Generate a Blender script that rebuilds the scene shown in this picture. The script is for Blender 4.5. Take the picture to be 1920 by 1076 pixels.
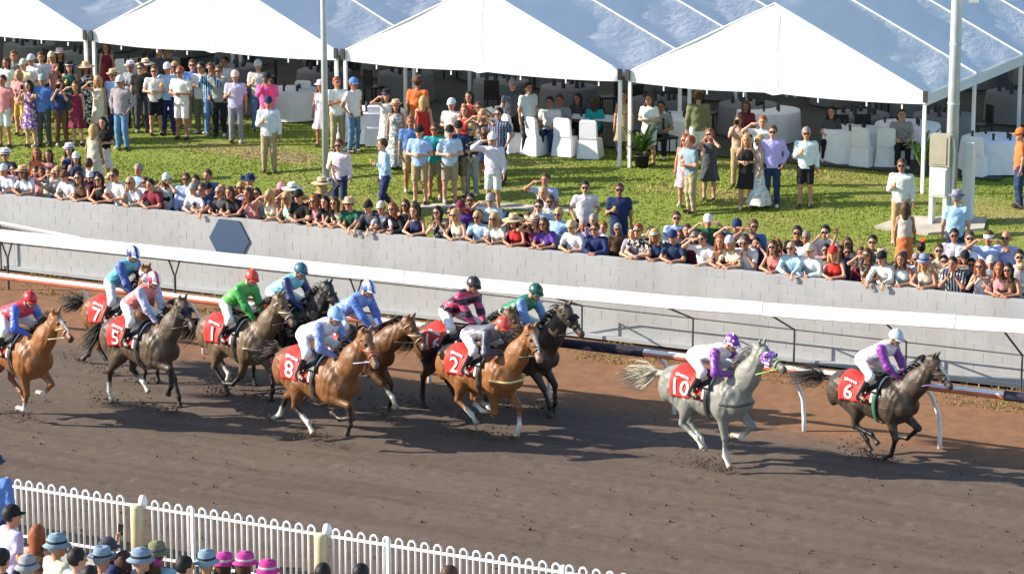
import bpy, bmesh, math, random
import numpy as np
from mathutils import Vector, Matrix
random.seed(7); RNG = np.random.default_rng(7)
for o in list(bpy.data.objects): bpy.data.objects.remove(o)
SC = bpy.context.scene; COL = SC.collection
# ------------------------------------------------------------------ camera
IW, IH, FPX = 1920, 1076, 5590.0
PITCH, YAW, CAMH = math.radians(12.5), math.radians(27.0), 14.7
camd = bpy.data.cameras.new('camera'); camo = bpy.data.objects.new('camera', camd); COL.objects.link(camo)
camd.sensor_width = 36.0; camd.lens = 36.0*FPX/IW; camd.clip_start = 1.0; camd.clip_end = 3000
camo.location = (0, 0, CAMH); camo.rotation_euler = (math.pi/2-PITCH, 0, YAW); SC.camera = camo
# ------------------------------------------------------------------ sky and sun
SUN_EL = math.radians(25.5); SUN_AZ = math.radians(25.0)     # light travels along +X turned this far toward +Y
LDIR = Vector((math.cos(SUN_AZ)*math.cos(SUN_EL), math.sin(SUN_AZ)*math.cos(SUN_EL), -math.sin(SUN_EL)))
world = bpy.data.worlds.new('World'); SC.world = world; world.use_nodes = True
wn = world.node_tree; wn.nodes.clear()
sky = wn.nodes.new('ShaderNodeTexSky'); sky.sky_type = 'NISHITA'; sky.sun_disc = False
sky.sun_elevation = SUN_EL; sky.sun_rotation = math.atan2(-LDIR.x, -LDIR.y)
sky.air_density = 1.0; sky.dust_density = 0.3
bg = wn.nodes.new('ShaderNodeBackground'); bg.inputs[1].default_value = 0.12
wo = wn.nodes.new('ShaderNodeOutputWorld'); wn.links.new(sky.outputs[0], bg.inputs[0]); wn.links.new(bg.outputs[0], wo.inputs[0])
sund = bpy.data.lights.new('sun', 'SUN'); sund.energy = 5.0; sund.angle = math.radians(0.5); sund.color = (1.0, 0.91, 0.78)
suno = bpy.data.objects.new('sun', sund); COL.objects.link(suno); suno.location = (-60, 10, 40)
suno.rotation_euler = LDIR.to_track_quat('-Z', 'Y').to_euler()
SC.view_settings.view_transform = 'Standard'; SC.view_settings.look = 'None'
SC.view_settings.exposure = 1.1; SC.view_settings.gamma = 1.0
# ------------------------------------------------------------------ pixel helpers (a pixel gives a direction; ground, wall or fence plane gives the distance)
_f = np.array([-math.sin(YAW)*math.cos(PITCH), math.cos(YAW)*math.cos(PITCH), -math.sin(PITCH)])
_r = np.array([math.cos(YAW), math.sin(YAW), 0.0]); _u = np.cross(_r, _f)
def ray(px, py):
    d = _f*FPX+_r*(px-IW/2)-_u*(py-IH/2); return d/np.linalg.norm(d)
def onz(px, py, z=0.0):
    d = ray(px, py); t = (z-CAMH)/d[2]; return np.array([d[0]*t, d[1]*t, z])
def ony(px, py, Y):
    d = ray(px, py); t = Y/d[1]; return np.array([d[0]*t, Y, CAMH+d[2]*t])
WALL_Y, WALL_TOP = 55.6, 1.72
def gz(Y):
    return float(np.interp(Y, [55.7, 56.4, 62.0, 64.0, 80.0], [0.65, 0.70, 1.85, 2.0, 2.25])) if Y > 55.7 else (0.0)
def ong(px, py, dz=0.0):
    d = ray(px, py); Y = 55.75
    for Y in np.arange(55.75, 95, 0.05):
        if CAMH+d[2]*Y/d[1] <= gz(Y)+dz: break
    return np.array([d[0]*Y/d[1], Y, gz(Y)])
# ------------------------------------------------------------------ materials
MAT = {}
def nodes_mat(name, rough=0.8, spec=0.3):
    m = bpy.data.materials.new(name); m.use_nodes = True; nt = m.node_tree; b = nt.nodes['Principled BSDF']
    b.inputs['Roughness'].default_value = rough; b.inputs['Specular IOR Level'].default_value = spec
    MAT[name] = m; return m, nt, b
def N(nt, typ, **kw):
    n = nt.nodes.new(typ)
    for k, v in kw.items():
        if k.startswith('i_'): n.inputs[k[2:].replace('_', ' ')].default_value = v
        else: setattr(n, k, v)
    return n
def noise(nt, scale, detail=3, rough=0.6, coord='Object', dist=0.0, mapscale=None):
    tc = N(nt, 'ShaderNodeTexCoord'); n = N(nt, 'ShaderNodeTexNoise'); n.inputs['Scale'].default_value = scale
    n.inputs['Detail'].default_value = detail; n.inputs['Roughness'].default_value = rough; n.inputs['Distortion'].default_value = dist
    if mapscale:
        mp = N(nt, 'ShaderNodeMapping'); mp.inputs['Scale'].default_value = mapscale
        nt.links.new(tc.outputs[coord], mp.inputs[0]); nt.links.new(mp.outputs[0], n.inputs['Vector'])
    else: nt.links.new(tc.outputs[coord], n.inputs['Vector'])
    return n.outputs['Fac']
def ramp(nt, fac, stops):
    r = N(nt, 'ShaderNodeValToRGB'); e = r.color_ramp.elements
    while len(e) < len(stops): e.new(0.5)
    for el, (p, c) in zip(e, stops): el.position = p; el.color = (*c, 1) if len(c) == 3 else c
    nt.links.new(fac, r.inputs[0]); return r.outputs[0]
def mix(nt, fac, a, b, mode='MIX'):
    m = N(nt, 'ShaderNodeMix', data_type='RGBA', blend_type=mode)
    for s, v in ((0, fac), (6, a), (7, b)):
        if isinstance(v, (int, float)): m.inputs[s].default_value = v
        elif isinstance(v, tuple): m.inputs[s].default_value = (*v[:3], 1)
        else: nt.links.new(v, m.inputs[s])
    return m.outputs[2]
def bump(nt, b, h, strength=0.3, dist=0.02):
    n = N(nt, 'ShaderNodeBump'); n.inputs['Strength'].default_value = strength; n.inputs['Distance'].default_value = dist
    nt.links.new(h, n.inputs['Height']); nt.links.new(n.outputs[0], b.inputs['Normal'])
def flat(name, col, rough=0.6, var=0.12, scale=8.0, spec=0.3, metal=0.0, bmp=0.0):
    m, nt, b = nodes_mat(name, rough, spec); b.inputs['Metallic'].default_value = metal
    f = noise(nt, scale, 4); lo = tuple(c*(1-var) for c in col); hi = tuple(min(1, c*(1+var)) for c in col)
    nt.links.new(ramp(nt, f, [(0.3, lo), (0.7, hi)]), b.inputs['Base Color'])
    if bmp: bump(nt, b, f, bmp, 0.01)
    return m
def objcol(name, rough=0.85, pattern=None, second=(0.9, 0.9, 0.9), scale=1.0, attr=False, spec=0.2, sheen=0.0):
    m, nt, b = nodes_mat(name, rough, spec)
    oi = N(nt, 'ShaderNodeObjectInfo'); c = oi.outputs['Color']
    if pattern:
        tc = N(nt, 'ShaderNodeTexCoord'); mp = N(nt, 'ShaderNodeMapping'); mp.inputs['Scale'].default_value = (scale,)*3
        nt.links.new(tc.outputs['Object'], mp.inputs[0])
        if pattern == 'spot':
            v = N(nt, 'ShaderNodeTexVoronoi'); v.inputs['Randomness'].default_value = 0.35; nt.links.new(mp.outputs[0], v.inputs['Vector'])
            v.inputs['Scale'].default_value = 1.0; fac = ramp(nt, v.outputs['Distance'], [(0.36, (1, 1, 1)), (0.4, (0, 0, 0))])
        elif pattern == 'floral':
            v = N(nt, 'ShaderNodeTexNoise'); nt.links.new(mp.outputs[0], v.inputs['Vector']); v.inputs['Scale'].default_value = 1.0
            v.inputs['Detail'].default_value = 2; fac = ramp(nt, v.outputs['Fac'], [(0.50, (0, 0, 0)), (0.56, (1, 1, 1))])
        else:
            ax = {'stripe': 'X', 'hoop': 'Z', 'plaid': 'X'}[pattern]
            w = N(nt, 'ShaderNodeTexWave', wave_type='BANDS', bands_direction=ax); nt.links.new(mp.outputs[0], w.inputs['Vector'])
            w.inputs['Scale'].default_value = 1.0; fac = ramp(nt, w.outputs['Fac'], [(0.47, (0, 0, 0)), (0.53, (1, 1, 1))])
            if pattern == 'plaid':
                w2 = N(nt, 'ShaderNodeTexWave', wave_type='BANDS', bands_direction='Z'); nt.links.new(mp.outputs[0], w2.inputs['Vector']); w2.inputs['Scale'].default_value = 1.0
                f2 = ramp(nt, w2.outputs['Fac'], [(0.47, (0, 0, 0)), (0.53, (0.7, 0.7, 0.7))])
                fac = mix(nt, 0.5, fac, f2, 'ADD')
        c = mix(nt, fac, c, second)
    if attr:
        a = N(nt, 'ShaderNodeAttribute'); a.attribute_name = 'Col'; c = mix(nt, 1.0, c, a.outputs['Color'], 'MULTIPLY')
    f = noise(nt, 9.0, 3); c = mix(nt, 1.0, c, ramp(nt, f, [(0.25, (0.86, 0.86, 0.86)), (0.75, (1, 1, 1))]), 'MULTIPLY')
    nt.links.new(c, b.inputs['Base Color'])
    f2 = noise(nt, 22.0, 2, dist=1.0); bump(nt, b, f2, 0.35, 0.012)
    if sheen: b.inputs['Sheen Weight'].default_value = sheen
    return m
objcol('cloth'); objcol('cloth_plaid', pattern='plaid', second=(0.03, 0.05, 0.12), scale=5.0)
objcol('cloth_floral', pattern='floral', second=(0.55, 0.42, 0.38), scale=16.0)
objcol('cloth_pale_floral', pattern='floral', second=(0.75, 0.72, 0.66), scale=16.0)
objcol('cloth_stripe', pattern='stripe', second=(0.75, 0.75, 0.75), scale=5.0)
objcol('silk', rough=0.42, attr=True, spec=0.5); objcol('silk_spot', rough=0.42, pattern='spot', second=(0.85, 0.82, 0.86), scale=9.0, attr=True, spec=0.5)
objcol('silk_hoop', rough=0.42, pattern='hoop', second=(0.03, 0.05, 0.16), scale=1.6, attr=True, spec=0.5)
objcol('silk_patch', rough=0.42, pattern='floral', second=(0.8, 0.8, 0.82), scale=7.0, attr=True, spec=0.5)
objcol('cap_plain', rough=0.3, spec=0.5); objcol('cap_spot', rough=0.3, pattern='spot', second=(0.85, 0.8, 0.86), scale=14.0, spec=0.5)
objcol('cap_stripe', rough=0.3, pattern='stripe', second=(0.85, 0.85, 0.85), scale=3.2, spec=0.5)
objcol('skin', rough=0.55, attr=True, spec=0.35); objcol('hair', rough=0.6, spec=0.3); objcol('leather', rough=0.35, spec=0.5)
flat('lens', (0.012, 0.012, 0.014), 0.12, spec=0.7); flat('white_paint', (0.82, 0.82, 0.80), 0.45, 0.05, 3)
flat('cream_paint', (0.55, 0.47, 0.30), 0.5, 0.14, 5); flat('dark_steel', (0.05, 0.05, 0.05), 0.5, 0.2, 6)
flat('galvanised', (0.42, 0.44, 0.44), 0.45, 0.1, 4, metal=0.3); flat('cabinet_grey', (0.62, 0.63, 0.60), 0.5, 0.06, 3)
flat('cabinet_beige', (0.36, 0.33, 0.24), 0.5, 0.08, 3); flat('cable_dark', (0.03, 0.03, 0.035), 0.5)
flat('hex_blue', (0.045, 0.085, 0.145), 0.55, 0.06, 2); flat('table_linen', (0.75, 0.76, 0.78), 0.8, 0.06, 6, bmp=0.3)
flat('chair_black', (0.015, 0.015, 0.015), 0.5); flat('pot_black', (0.02, 0.02, 0.022), 0.5); flat('leaf', (0.07, 0.14, 0.025), 0.5, 0.35, 12)
flat('band_white', (0.68, 0.68, 0.66), 0.45, 0.10, 1.3)
flat('rail_white', (0.80, 0.78, 0.75), 0.4, 0.06, 2); flat('rail_red', (0.62, 0.20, 0.12), 0.5, 0.25, 3); flat('rail_dark', (0.035, 0.03, 0.05), 0.4)
flat('concrete', (0.40, 0.36, 0.30), 0.9, 0.2, 3, bmp=0.2); flat('mortar', (0.40, 0.405, 0.405), 0.95, 0.1, 6)
flat('trunk_brown', (0.10, 0.07, 0.045), 0.9); flat('backdrop_shade', (0.020, 0.018, 0.015), 0.9, 0.8, 0.9); flat('drink', (0.55, 0.35, 0.08), 0.2)
flat('cloth_red', (0.62, 0.045, 0.035), 0.6, 0.1, 5, bmp=0.3); flat('white_print', (0.8, 0.8, 0.8), 0.6, 0.03); flat('pad_white', (0.75, 0.75, 0.8), 0.7); flat('saddle_black', (0.02, 0.018, 0.018), 0.4)
# masonry block: colour differs a little from block to block
m, nt, b = nodes_mat('block', 0.9, 0.2)
oi = N(nt, 'ShaderNodeObjectInfo'); f = noise(nt, 2.2, 6, coord='Object'); g = noise(nt, 60, 3)
ge = N(nt, 'ShaderNodeNewGeometry'); v = N(nt, 'ShaderNodeTexNoise'); nt.links.new(ge.outputs['Position'], v.inputs['Vector']); v.inputs['Scale'].default_value = 0.9; v.inputs['Detail'].default_value = 5
c1 = ramp(nt, v.outputs['Fac'], [(0.3, (0.355, 0.365, 0.37)), (0.55, (0.385, 0.392, 0.395)), (0.75, (0.40, 0.398, 0.388))])
rr = ramp(nt, oi.outputs['Random'], [(0.0, (0.92, 0.93, 0.95)), (1.0, (1, 0.99, 0.97))])
mp = N(nt, 'ShaderNodeMapping'); mp.inputs['Scale'].default_value = (1.6, 1.0, 0.22); nt.links.new(ge.outputs['Position'], mp.inputs[0]); sv = N(nt, 'ShaderNodeTexNoise'); sv.inputs['Scale'].default_value = 1.0; sv.inputs['Detail'].default_value = 6; nt.links.new(mp.outputs[0], sv.inputs['Vector'])
c2 = mix(nt, 1.0, c1, rr, 'MULTIPLY'); c2 = mix(nt, 1.0, c2, ramp(nt, sv.outputs['Fac'], [(0.36, (0.91, 0.90, 0.88)), (0.52, (1, 1, 1))]), 'MULTIPLY')
sp = N(nt, 'ShaderNodeTexNoise'); sp.inputs['Scale'].default_value = 5.5; sp.inputs['Detail'].default_value = 5; nt.links.new(ge.outputs['Position'], sp.inputs['Vector'])
c2 = mix(nt, ramp(nt, sp.outputs['Fac'], [(0.68, (0, 0, 0)), (0.74, (0.5, 0.5, 0.5))]), c2, (0.22, 0.18, 0.14))
nt.links.new(c2, b.inputs['Base Color']); bump(nt, b, g, 0.25, 0.006)
# track dirt
m, nt, b = nodes_mat('dirt', 0.95, 0.15)
f1 = noise(nt, 0.35, 5, mapscale=(0.25, 1.0, 1.0)); f2 = noise(nt, 5.0, 6, 0.7); f3 = noise(nt, 1.2, 5, mapscale=(0.15, 1.6, 1.0))
c = ramp(nt, f1, [(0.3, (0.120, 0.089, 0.069)), (0.7, (0.142, 0.106, 0.083))])
c = mix(nt, 1.0, c, ramp(nt, f2, [(0.2, (0.72, 0.72, 0.72)), (0.6, (1, 1, 1)), (0.85, (1.0, 0.98, 0.95))]), 'MULTIPLY')
c = mix(nt, 1.0, c, ramp(nt, f3, [(0.36, (0.80, 0.79, 0.79)), (0.56, (1, 1, 1))]), 'MULTIPLY')
geo = N(nt, 'ShaderNodeNewGeometry'); sx = N(nt, 'ShaderNodeSeparateXYZ'); nt.links.new(geo.outputs['Position'], sx.inputs[0])
nf = noise(nt, 0.8, 5); ad = N(nt, 'ShaderNodeMath', operation='MULTIPLY_ADD'); nt.links.new(nf, ad.inputs[0]); ad.inputs[1].default_value = 1.6; nt.links.new(sx.outputs['Y'], ad.inputs[2])
mr = N(nt, 'ShaderNodeMapRange'); mr.inputs['From Min'].default_value = 50.3; mr.inputs['From Max'].default_value = 51.6; nt.links.new(ad.outputs[0], mr.inputs['Value'])
red = ramp(nt, noise(nt, 2.5, 6, 0.7), [(0.3, (0.17, 0.085, 0.045)), (0.7, (0.26, 0.135, 0.07))])
c = mix(nt, mr.outputs[0], c, red)
nt.links.new(c, b.inputs['Base Color']); bump(nt, b, noise(nt, 14, 6, 0.75), 0.4, 0.014)
# grass
def grass_mat(name, lo, mid, hi, dry):
    m, nt, b = nodes_mat(name, 0.75, 0.2)
    f1 = noise(nt, 0.45, 5, mapscale=(0.5, 1.3, 1)); f2 = noise(nt, 4.0, 5); ge = N(nt, 'ShaderNodeNewGeometry')
    c = ramp(nt, f2, [(0.15, lo), (0.5, mid), (0.85, hi)])
    c = mix(nt, ramp(nt, f1, [(0.50, (0, 0, 0)), (0.66, (1, 1, 1))]), c, dry)
    # bare worn patch in front of the marquees
    tc = N(nt, 'ShaderNodeTexCoord'); mp = N(nt, 'ShaderNodeMapping'); nt.links.new(tc.outputs['Object'], mp.inputs[0])
    p = ong(520, 292); mp.inputs['Location'].default_value = (-p[0]/3.2, -p[1]/1.5, 0); mp.inputs['Scale'].default_value = (1/3.2, 1/1.5, 0)
    ln = N(nt, 'ShaderNodeVectorMath', operation='LENGTH'); nt.links.new(mp.outputs[0], ln.inputs[0])
    a = N(nt, 'ShaderNodeMath', operation='MULTIPLY_ADD'); nt.links.new(noise(nt, 1.3, 5), a.inputs[0]); a.inputs[1].default_value = 1.3; nt.links.new(ln.outputs['Value'], a.inputs[2])
    k = ramp(nt, a.outputs[0], [(0.0, (1, 1, 1)), (1.0, (0, 0, 0))]); 
    c = mix(nt, ramp(nt, a.outputs[0], [(0.9, (0.85, 0.85, 0.85)), (1.0, (0.0, 0.0, 0.0))]), c, (0.27, 0.20, 0.10))
    nt.links.new(c, b.inputs['Base Color']); bump(nt, b, noise(nt, 18, 5, 0.7), 0.4, 0.015)
    return m
grass_mat('lawn', (0.145, 0.18, 0.030), (0.17, 0.205, 0.036), (0.20, 0.23, 0.045), (0.28, 0.24, 0.085))
grass_mat('blade', (0.18, 0.235, 0.030), (0.21, 0.265, 0.036), (0.24, 0.285, 0.048), (0.30, 0.265, 0.09))
grass_mat('verge_blade', (0.16, 0.13, 0.03), (0.22, 0.18, 0.045), (0.28, 0.22, 0.06), (0.30, 0.20, 0.08))
# marquee fabric
m, nt, b = nodes_mat('marquee_pvc', 0.42, 0.5)
b.inputs['Base Color'].default_value = (0.84, 0.85, 0.86, 1)
w1 = noise(nt, 1.1, 3, mapscale=(1.0, 0.35, 1.0), dist=1.5); w2 = noise(nt, 6.0, 4, mapscale=(1.0, 0.4, 1.0), dist=0.6)
nt.links.new(ramp(nt, w1, [(0.3, (0.74, 0.78, 0.82)), (0.7, (0.80, 0.83, 0.87))]), b.inputs['Base Color'])  # mild blue of the sky light tinted into the white fabric
bump(nt, b, mix(nt, 0.35, w1, w2), 0.55, 0.10)
tr = N(nt, 'ShaderNodeBsdfTranslucent'); tr.inputs[0].default_value = (0.75, 0.78, 0.8, 1)
ms = N(nt, 'ShaderNodeMixShader'); ms.inputs[0].default_value = 0.26; out = nt.nodes['Material Output']
nt.links.new(b.outputs[0], ms.inputs[1]); nt.links.new(tr.outputs[0], ms.inputs[2]); nt.links.new(ms.outputs[0], out.inputs[0])
m, nt, b = nodes_mat('gable_pvc', 0.5, 0.3); w1 = noise(nt, 1.5, 3)
nt.links.new(ramp(nt, w1, [(0.3, (0.80, 0.81, 0.82)), (0.7, (0.85, 0.85, 0.85))]), b.inputs['Base Color']); bump(nt, b, w1, 0.25, 0.03)
flat('marquee_shade_sheet', (0.05, 0.055, 0.04), 0.9, 0.2, 2)  # shade under the roofs put into a dark ground colour
# horse coat from point colours
m, nt, b = nodes_mat('coat', 0.43, 0.42)
a = N(nt, 'ShaderNodeAttribute'); a.attribute_name = 'Col'; f = noise(nt, 3.0, 4); f2 = noise(nt, 40, 2, mapscale=(0.3, 1, 1))
c = mix(nt, 1.0, a.outputs['Color'], ramp(nt, f, [(0.3, (0.78, 0.78, 0.78)), (0.7, (1, 1, 1))]), 'MULTIPLY')
nt.links.new(c, b.inputs['Base Color']); bump(nt, b, noise(nt, 5.0, 7, 0.60, dist=1.6), 0.6, 0.036); nt.links.new(ramp(nt, noise(nt, 4.0, 5), [(0.3, (0.34, 0.34, 0.34)), (0.7, (0.58, 0.58, 0.58))]), b.inputs['Roughness'])
# ------------------------------------------------------------------ object helpers
def new_mesh(name, V, F, smooth=True, cols=None):
    me = bpy.data.meshes.new(name); V = np.asarray(V, np.float32)
    if isinstance(F, np.ndarray):
        k = F.shape[1]; me.vertices.add(len(V)); me.vertices.foreach_set('co', V.ravel())
        me.loops.add(F.size); me.loops.foreach_set('vertex_index', F.ravel().astype(np.int32))
        me.polygons.add(len(F)); me.polygons.foreach_set('loop_start', np.arange(0, F.size, k, dtype=np.int32)); me.polygons.foreach_set('loop_total', np.full(len(F), k, np.int32))
        me.update(calc_edges=True)
    else: me.from_pydata(V.tolist(), [], F)
    if smooth: me.polygons.foreach_set('use_smooth', np.ones(len(me.polygons), bool))
    if cols is not None:
        at = me.attributes.new('Col', 'FLOAT_COLOR', 'POINT'); c4 = np.ones((len(V), 4), np.float32); c4[:, :3] = cols; at.data.foreach_set('color', c4.ravel())
    return me
def link(name, me, mat=None, parent=None, loc=None, rot=None, color=None, scale=None):
    o = bpy.data.objects.new(name, me); COL.objects.link(o)
    if mat and me is not None:
        if not me.materials: me.materials.append(MAT[mat])
        elif me.materials[0] != MAT[mat]: o.material_slots[0].link = 'OBJECT'; o.material_slots[0].material = MAT[mat]
    if parent: o.parent = parent
    if loc is not None: o.location = loc
    if rot is not None: o.rotation_euler = rot
    if scale is not None: o.scale = (scale,)*3 if isinstance(scale, (int, float)) else scale
    if color is not None: o.color = (*color, 1)
    return o
def tag(o, label, cat, group=None):
    o['label'] = label; o['category'] = cat
    if group: o['group'] = group
    return o
def structure(o): o['kind'] = 'structure'; return o
def stuff(o): o['kind'] = 'stuff'; return o
class MB:
    def __init__(s): s.v = []; s.f = []
    def add(s, V, F):
        n = len(s.v); s.v.extend([tuple(map(float, p)) for p in V]); s.f.extend([tuple(i+n for i in f) for f in F]); return s
    def box(s, c, d, rz=0.0, bev=0.0):
        x, y, z = d[0]/2, d[1]/2, d[2]/2; P = [(-x, -y, -z), (x, -y, -z), (x, y, -z), (-x, y, -z), (-x, -y, z), (x, -y, z), (x, y, z), (-x, y, z)]
        cr, sr = math.cos(rz), math.sin(rz)
        return s.add([(c[0]+p[0]*cr-p[1]*sr, c[1]+p[0]*sr+p[1]*cr, c[2]+p[2]) for p in P], [(3, 2, 1, 0), (4, 5, 6, 7), (0, 1, 5, 4), (1, 2, 6, 5), (2, 3, 7, 6), (3, 0, 4, 7)])
    def tube(s, pts, r, n=8, cap=True):
        pts = [Vector(p) for p in pts]; rs = r if isinstance(r, (list, tuple)) else [r]*len(pts); V = []; F = []
        t0 = (pts[1]-pts[0]).normalized(); ax = t0.orthogonal().normalized()
        for i, p in enumerate(pts):
            t = ((pts[min(i+1, len(pts)-1)]-pts[max(i-1, 0)])).normalized(); ax = (ax-t*ax.dot(t)).normalized(); bx = t.cross(ax)
            for k in range(n):
                a = 2*math.pi*k/n; V.append(p+(ax*math.cos(a)+bx*math.sin(a))*rs[i])
        for i in range(len(pts)-1):
            for k in range(n): F.append((i*n+k, i*n+(k+1) % n, (i+1)*n+(k+1) % n, (i+1)*n+k))
        if cap: F.append(tuple(range(n-1, -1, -1))); F.append(tuple(range((len(pts)-1)*n, len(pts)*n)))
        return s.add(V, F)
    def lathe(s, prof, n=16, c=(0, 0, 0), sx=1.0, sy=1.0, fn=None):
        V = []; F = []
        for (r, z) in prof:
            for k in range(n):
                a = 2*math.pi*k/n; rr = r if fn is None else fn(r, z, a); V.append((c[0]+rr*math.cos(a)*sx, c[1]+rr*math.sin(a)*sy, c[2]+z))
        for i in range(len(prof)-1):
            for k in range(n): F.append((i*n+k, i*n+(k+1) % n, (i+1)*n+(k+1) % n, (i+1)*n+k))
        return s.add(V, F)
    def mesh(s, name, smooth=False): return new_mesh(name, s.v, s.f, smooth)
    def obj(s, name, mat, parent=None, smooth=False, **kw): return link(name, s.mesh(name, smooth), mat, parent, **kw)
def empty(name, loc, rz=0.0, scale=1.0):
    o = bpy.data.objects.new(name, None); COL.objects.link(o); o.location = loc; o.rotation_euler = (0, 0, rz); o.scale = (scale,)*3; o.empty_display_size = 0.2; return o
# ------------------------------------------------------------------ signed-distance bodies -> one continuous mesh
class Sdf:
    def __init__(s, k=0.05): s.p = []; s.k = k
    def cone(s, a, b, r1, r2, col=(1, 1, 1), side=None, w=1.0, clip=None, k=None):
        s.p.append(('c', np.array(a, float), np.array(b, float), r1, r2, col, None if side is None else np.array(side, float)/np.linalg.norm(side), w, clip, k if k else s.k)); return s
    def ell(s, c, rad, col=(1, 1, 1), rot=None, clip=None, k=None):
        s.p.append(('e', np.array(c, float), np.array(rad, float), None, None, col, None if rot is None else np.array(rot), 1.0, clip, k if k else s.k)); return s
    def d1(s, q, P):
        if q[0] == 'c':
            _, a, b, r1, r2, col, side, w, clip, k = q; ba = b-a; L = max(ba@ba, 1e-9); t = np.clip(((P-a)@ba)/L, 0, 1)
            pv = P-a-t[..., None]*ba
            if side is not None:
                c = pv@side; pv = pv+((c/w-c)[..., None])*side
            d = np.sqrt((pv*pv).sum(-1))-(r1+(r2-r1)*t)
        else:
            _, c, rad, _, _, col, rot, w, clip, k = q; L = P-c
            if rot is not None: L = L@rot
            n = np.sqrt(((L/rad)**2).sum(-1)); g = np.sqrt(((L/rad**2)**2).sum(-1)); d = n*(n-1)/np.maximum(g, 1e-6)
            d = np.where(n < 1e-3, -rad.min(), d)
        if clip is not None:
            for (cp, cn) in clip: d = np.maximum(d, (P-np.array(cp))@np.array(cn))
        return d
    def bb(s, q):
        if q[0] == 'c':
            R = max(q[3], q[4])*max(1, q[7]); return np.minimum(q[1], q[2])-R, np.maximum(q[1], q[2])+R
        R = q[2].max() if q[6] is not None else q[2]; return q[1]-R, q[1]+R
    def ev(s, P):
        D = np.full(P.shape[:-1], 1.0)
        for q in s.p:
            d = s.d1(q, P); k = q[9]; h = np.maximum(k-np.abs(D-d), 0)/k; D = np.minimum(D, d)-h*h*k*0.25
        return D
    def mesh(s, h=0.02, clip=None):
        lo = np.min([s.bb(q)[0] for q in s.p], 0)-3*h; hi = np.max([s.bb(q)[1] for q in s.p], 0)+3*h
        n = np.ceil((hi-lo)/h).astype(int)+1; D = np.full(n, 0.3, np.float32)
        ax = [lo[i]+h*np.arange(n[i]) for i in range(3)]
        for q in s.p:
            a, b = s.bb(q); k = q[9]; i0 = np.maximum(((a-k-2*h-lo)/h).astype(int), 0); i1 = np.minimum(((b+k+2*h-lo)/h).astype(int)+2, n)
            P = np.stack(np.meshgrid(ax[0][i0[0]:i1[0]], ax[1][i0[1]:i1[1]], ax[2][i0[2]:i1[2]], indexing='ij'), -1)
            sl = tuple(slice(i0[i], i1[i]) for i in range(3)); d = s.d1(q, P); E = D[sl]; hh = np.maximum(k-np.abs(E-d), 0)/k
            D[sl] = np.minimum(E, d)-hh*hh*k*0.25
        if clip:
            P = np.stack(np.meshgrid(*ax, indexing='ij'), -1)
            for (cp, cn) in clip: D = np.maximum(D, (P-np.array(cp))@np.array(cn))
        return nets(D, lo, h)
    def colors(s, V, sharp=0.012):
        W = np.zeros(len(V)); C = np.zeros((len(V), 3)); ds = [s.d1(q, V) for q in s.p]; m = np.min(ds, 0)
        for q, d in zip(s.p, ds):
            w = np.exp(-np.clip((d-m)/sharp, 0, 40)); W += w; C += w[:, None]*np.array(q[5][:3])
        return C/W[:, None]
def nets(D, lo, h):
    I = D < 0; nx, ny, nz = D.shape; cnt = np.zeros((nx-1, ny-1, nz-1), np.int8)
    corners = [(i, j, k) for i in (0, 1) for j in (0, 1) for k in (0, 1)]
    for (i, j, k) in corners: cnt += I[i:nx-1+i, j:ny-1+j, k:nz-1+k]
    act = np.argwhere((cnt > 0) & (cnt < 8)); idx = -np.ones(cnt.shape, np.int32); idx[tuple(act.T)] = np.arange(len(act))
    pos = np.zeros((len(act), 3)); num = np.zeros(len(act))
    for a in corners:
        for b in corners:
            if sum(b)-sum(a) == 1 and all(y >= x for x, y in zip(a, b)):
                va = D[act[:, 0]+a[0], act[:, 1]+a[1], act[:, 2]+a[2]]; vb = D[act[:, 0]+b[0], act[:, 1]+b[1], act[:, 2]+b[2]]
                mk = (va < 0) != (vb < 0); t = np.where(mk, va/np.where(mk, va-vb, 1), 0)
                pos += mk[:, None]*(np.array(a)+t[:, None]*(np.array(b)-np.array(a))); num += mk
    V = lo+h*(act+pos/num[:, None]); Fs = []
    for axx in range(3):
        sl0 = [slice(None)]*3; sl1 = [slice(None)]*3; sl0[axx] = slice(0, -1); sl1[axx] = slice(1, None)
        A = I[tuple(sl0)]; B = I[tuple(sl1)]; u, v = (axx+1) % 3, (axx+2) % 3
        for (flip, M) in ((False, A & ~B), (True, ~A & B)):
            e = np.argwhere(M); e = e[(e[:, u] > 0) & (e[:, v] > 0) & (e[:, u] < D.shape[u]-1) & (e[:, v] < D.shape[v]-1)]
            if not len(e): continue
            q = []
            for (du, dv) in ((0, 0), (-1, 0), (-1, -1), (0, -1)):
                c = e.copy(); c[:, u] += du; c[:, v] += dv; q.append(idx[c[:, 0], c[:, 1], c[:, 2]])
            q = np.stack(q, 1); Fs.append(q if not flip else q[:, ::-1])
    return V, np.concatenate(Fs)
def wrinkle(V, amp, seed=0.0):
    V = np.asarray(V, float); x, y, z = V[:, 0], V[:, 1], V[:, 2]; s = seed
    a = np.sin(31*z+17*x+9*np.sin(11*y+s)+s)+0.7*np.sin(53*x-23*z+7*np.sin(19*z+s)); b = np.sin(37*x+29*y+8*np.sin(13*z+s)+2*s)+0.7*np.sin(47*z+21*y); c = np.sin(43*y-19*x+6*np.sin(17*x))
    return V+amp*np.stack([0.6*b, a, 0.3*c], -1)
def muscle(V):
    x, y, z = V[:, 0], V[:, 1], V[:, 2]; a = np.sin(19*x+11*z+4*np.sin(7*z+5*x))*np.sin(14*z-9*x)+0.6*np.sin(33*x-21*z+3*np.sin(12*x)); w = np.clip((z-0.75)/0.3, 0, 1)*0.007
    return V+np.stack([0*x, np.sign(y)*a*w*np.clip(np.abs(y)/0.1, 0, 1), 0.3*a*w], -1)
def unit(v): v = np.array(v, float); return v/max(np.linalg.norm(v), 1e-9)
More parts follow.
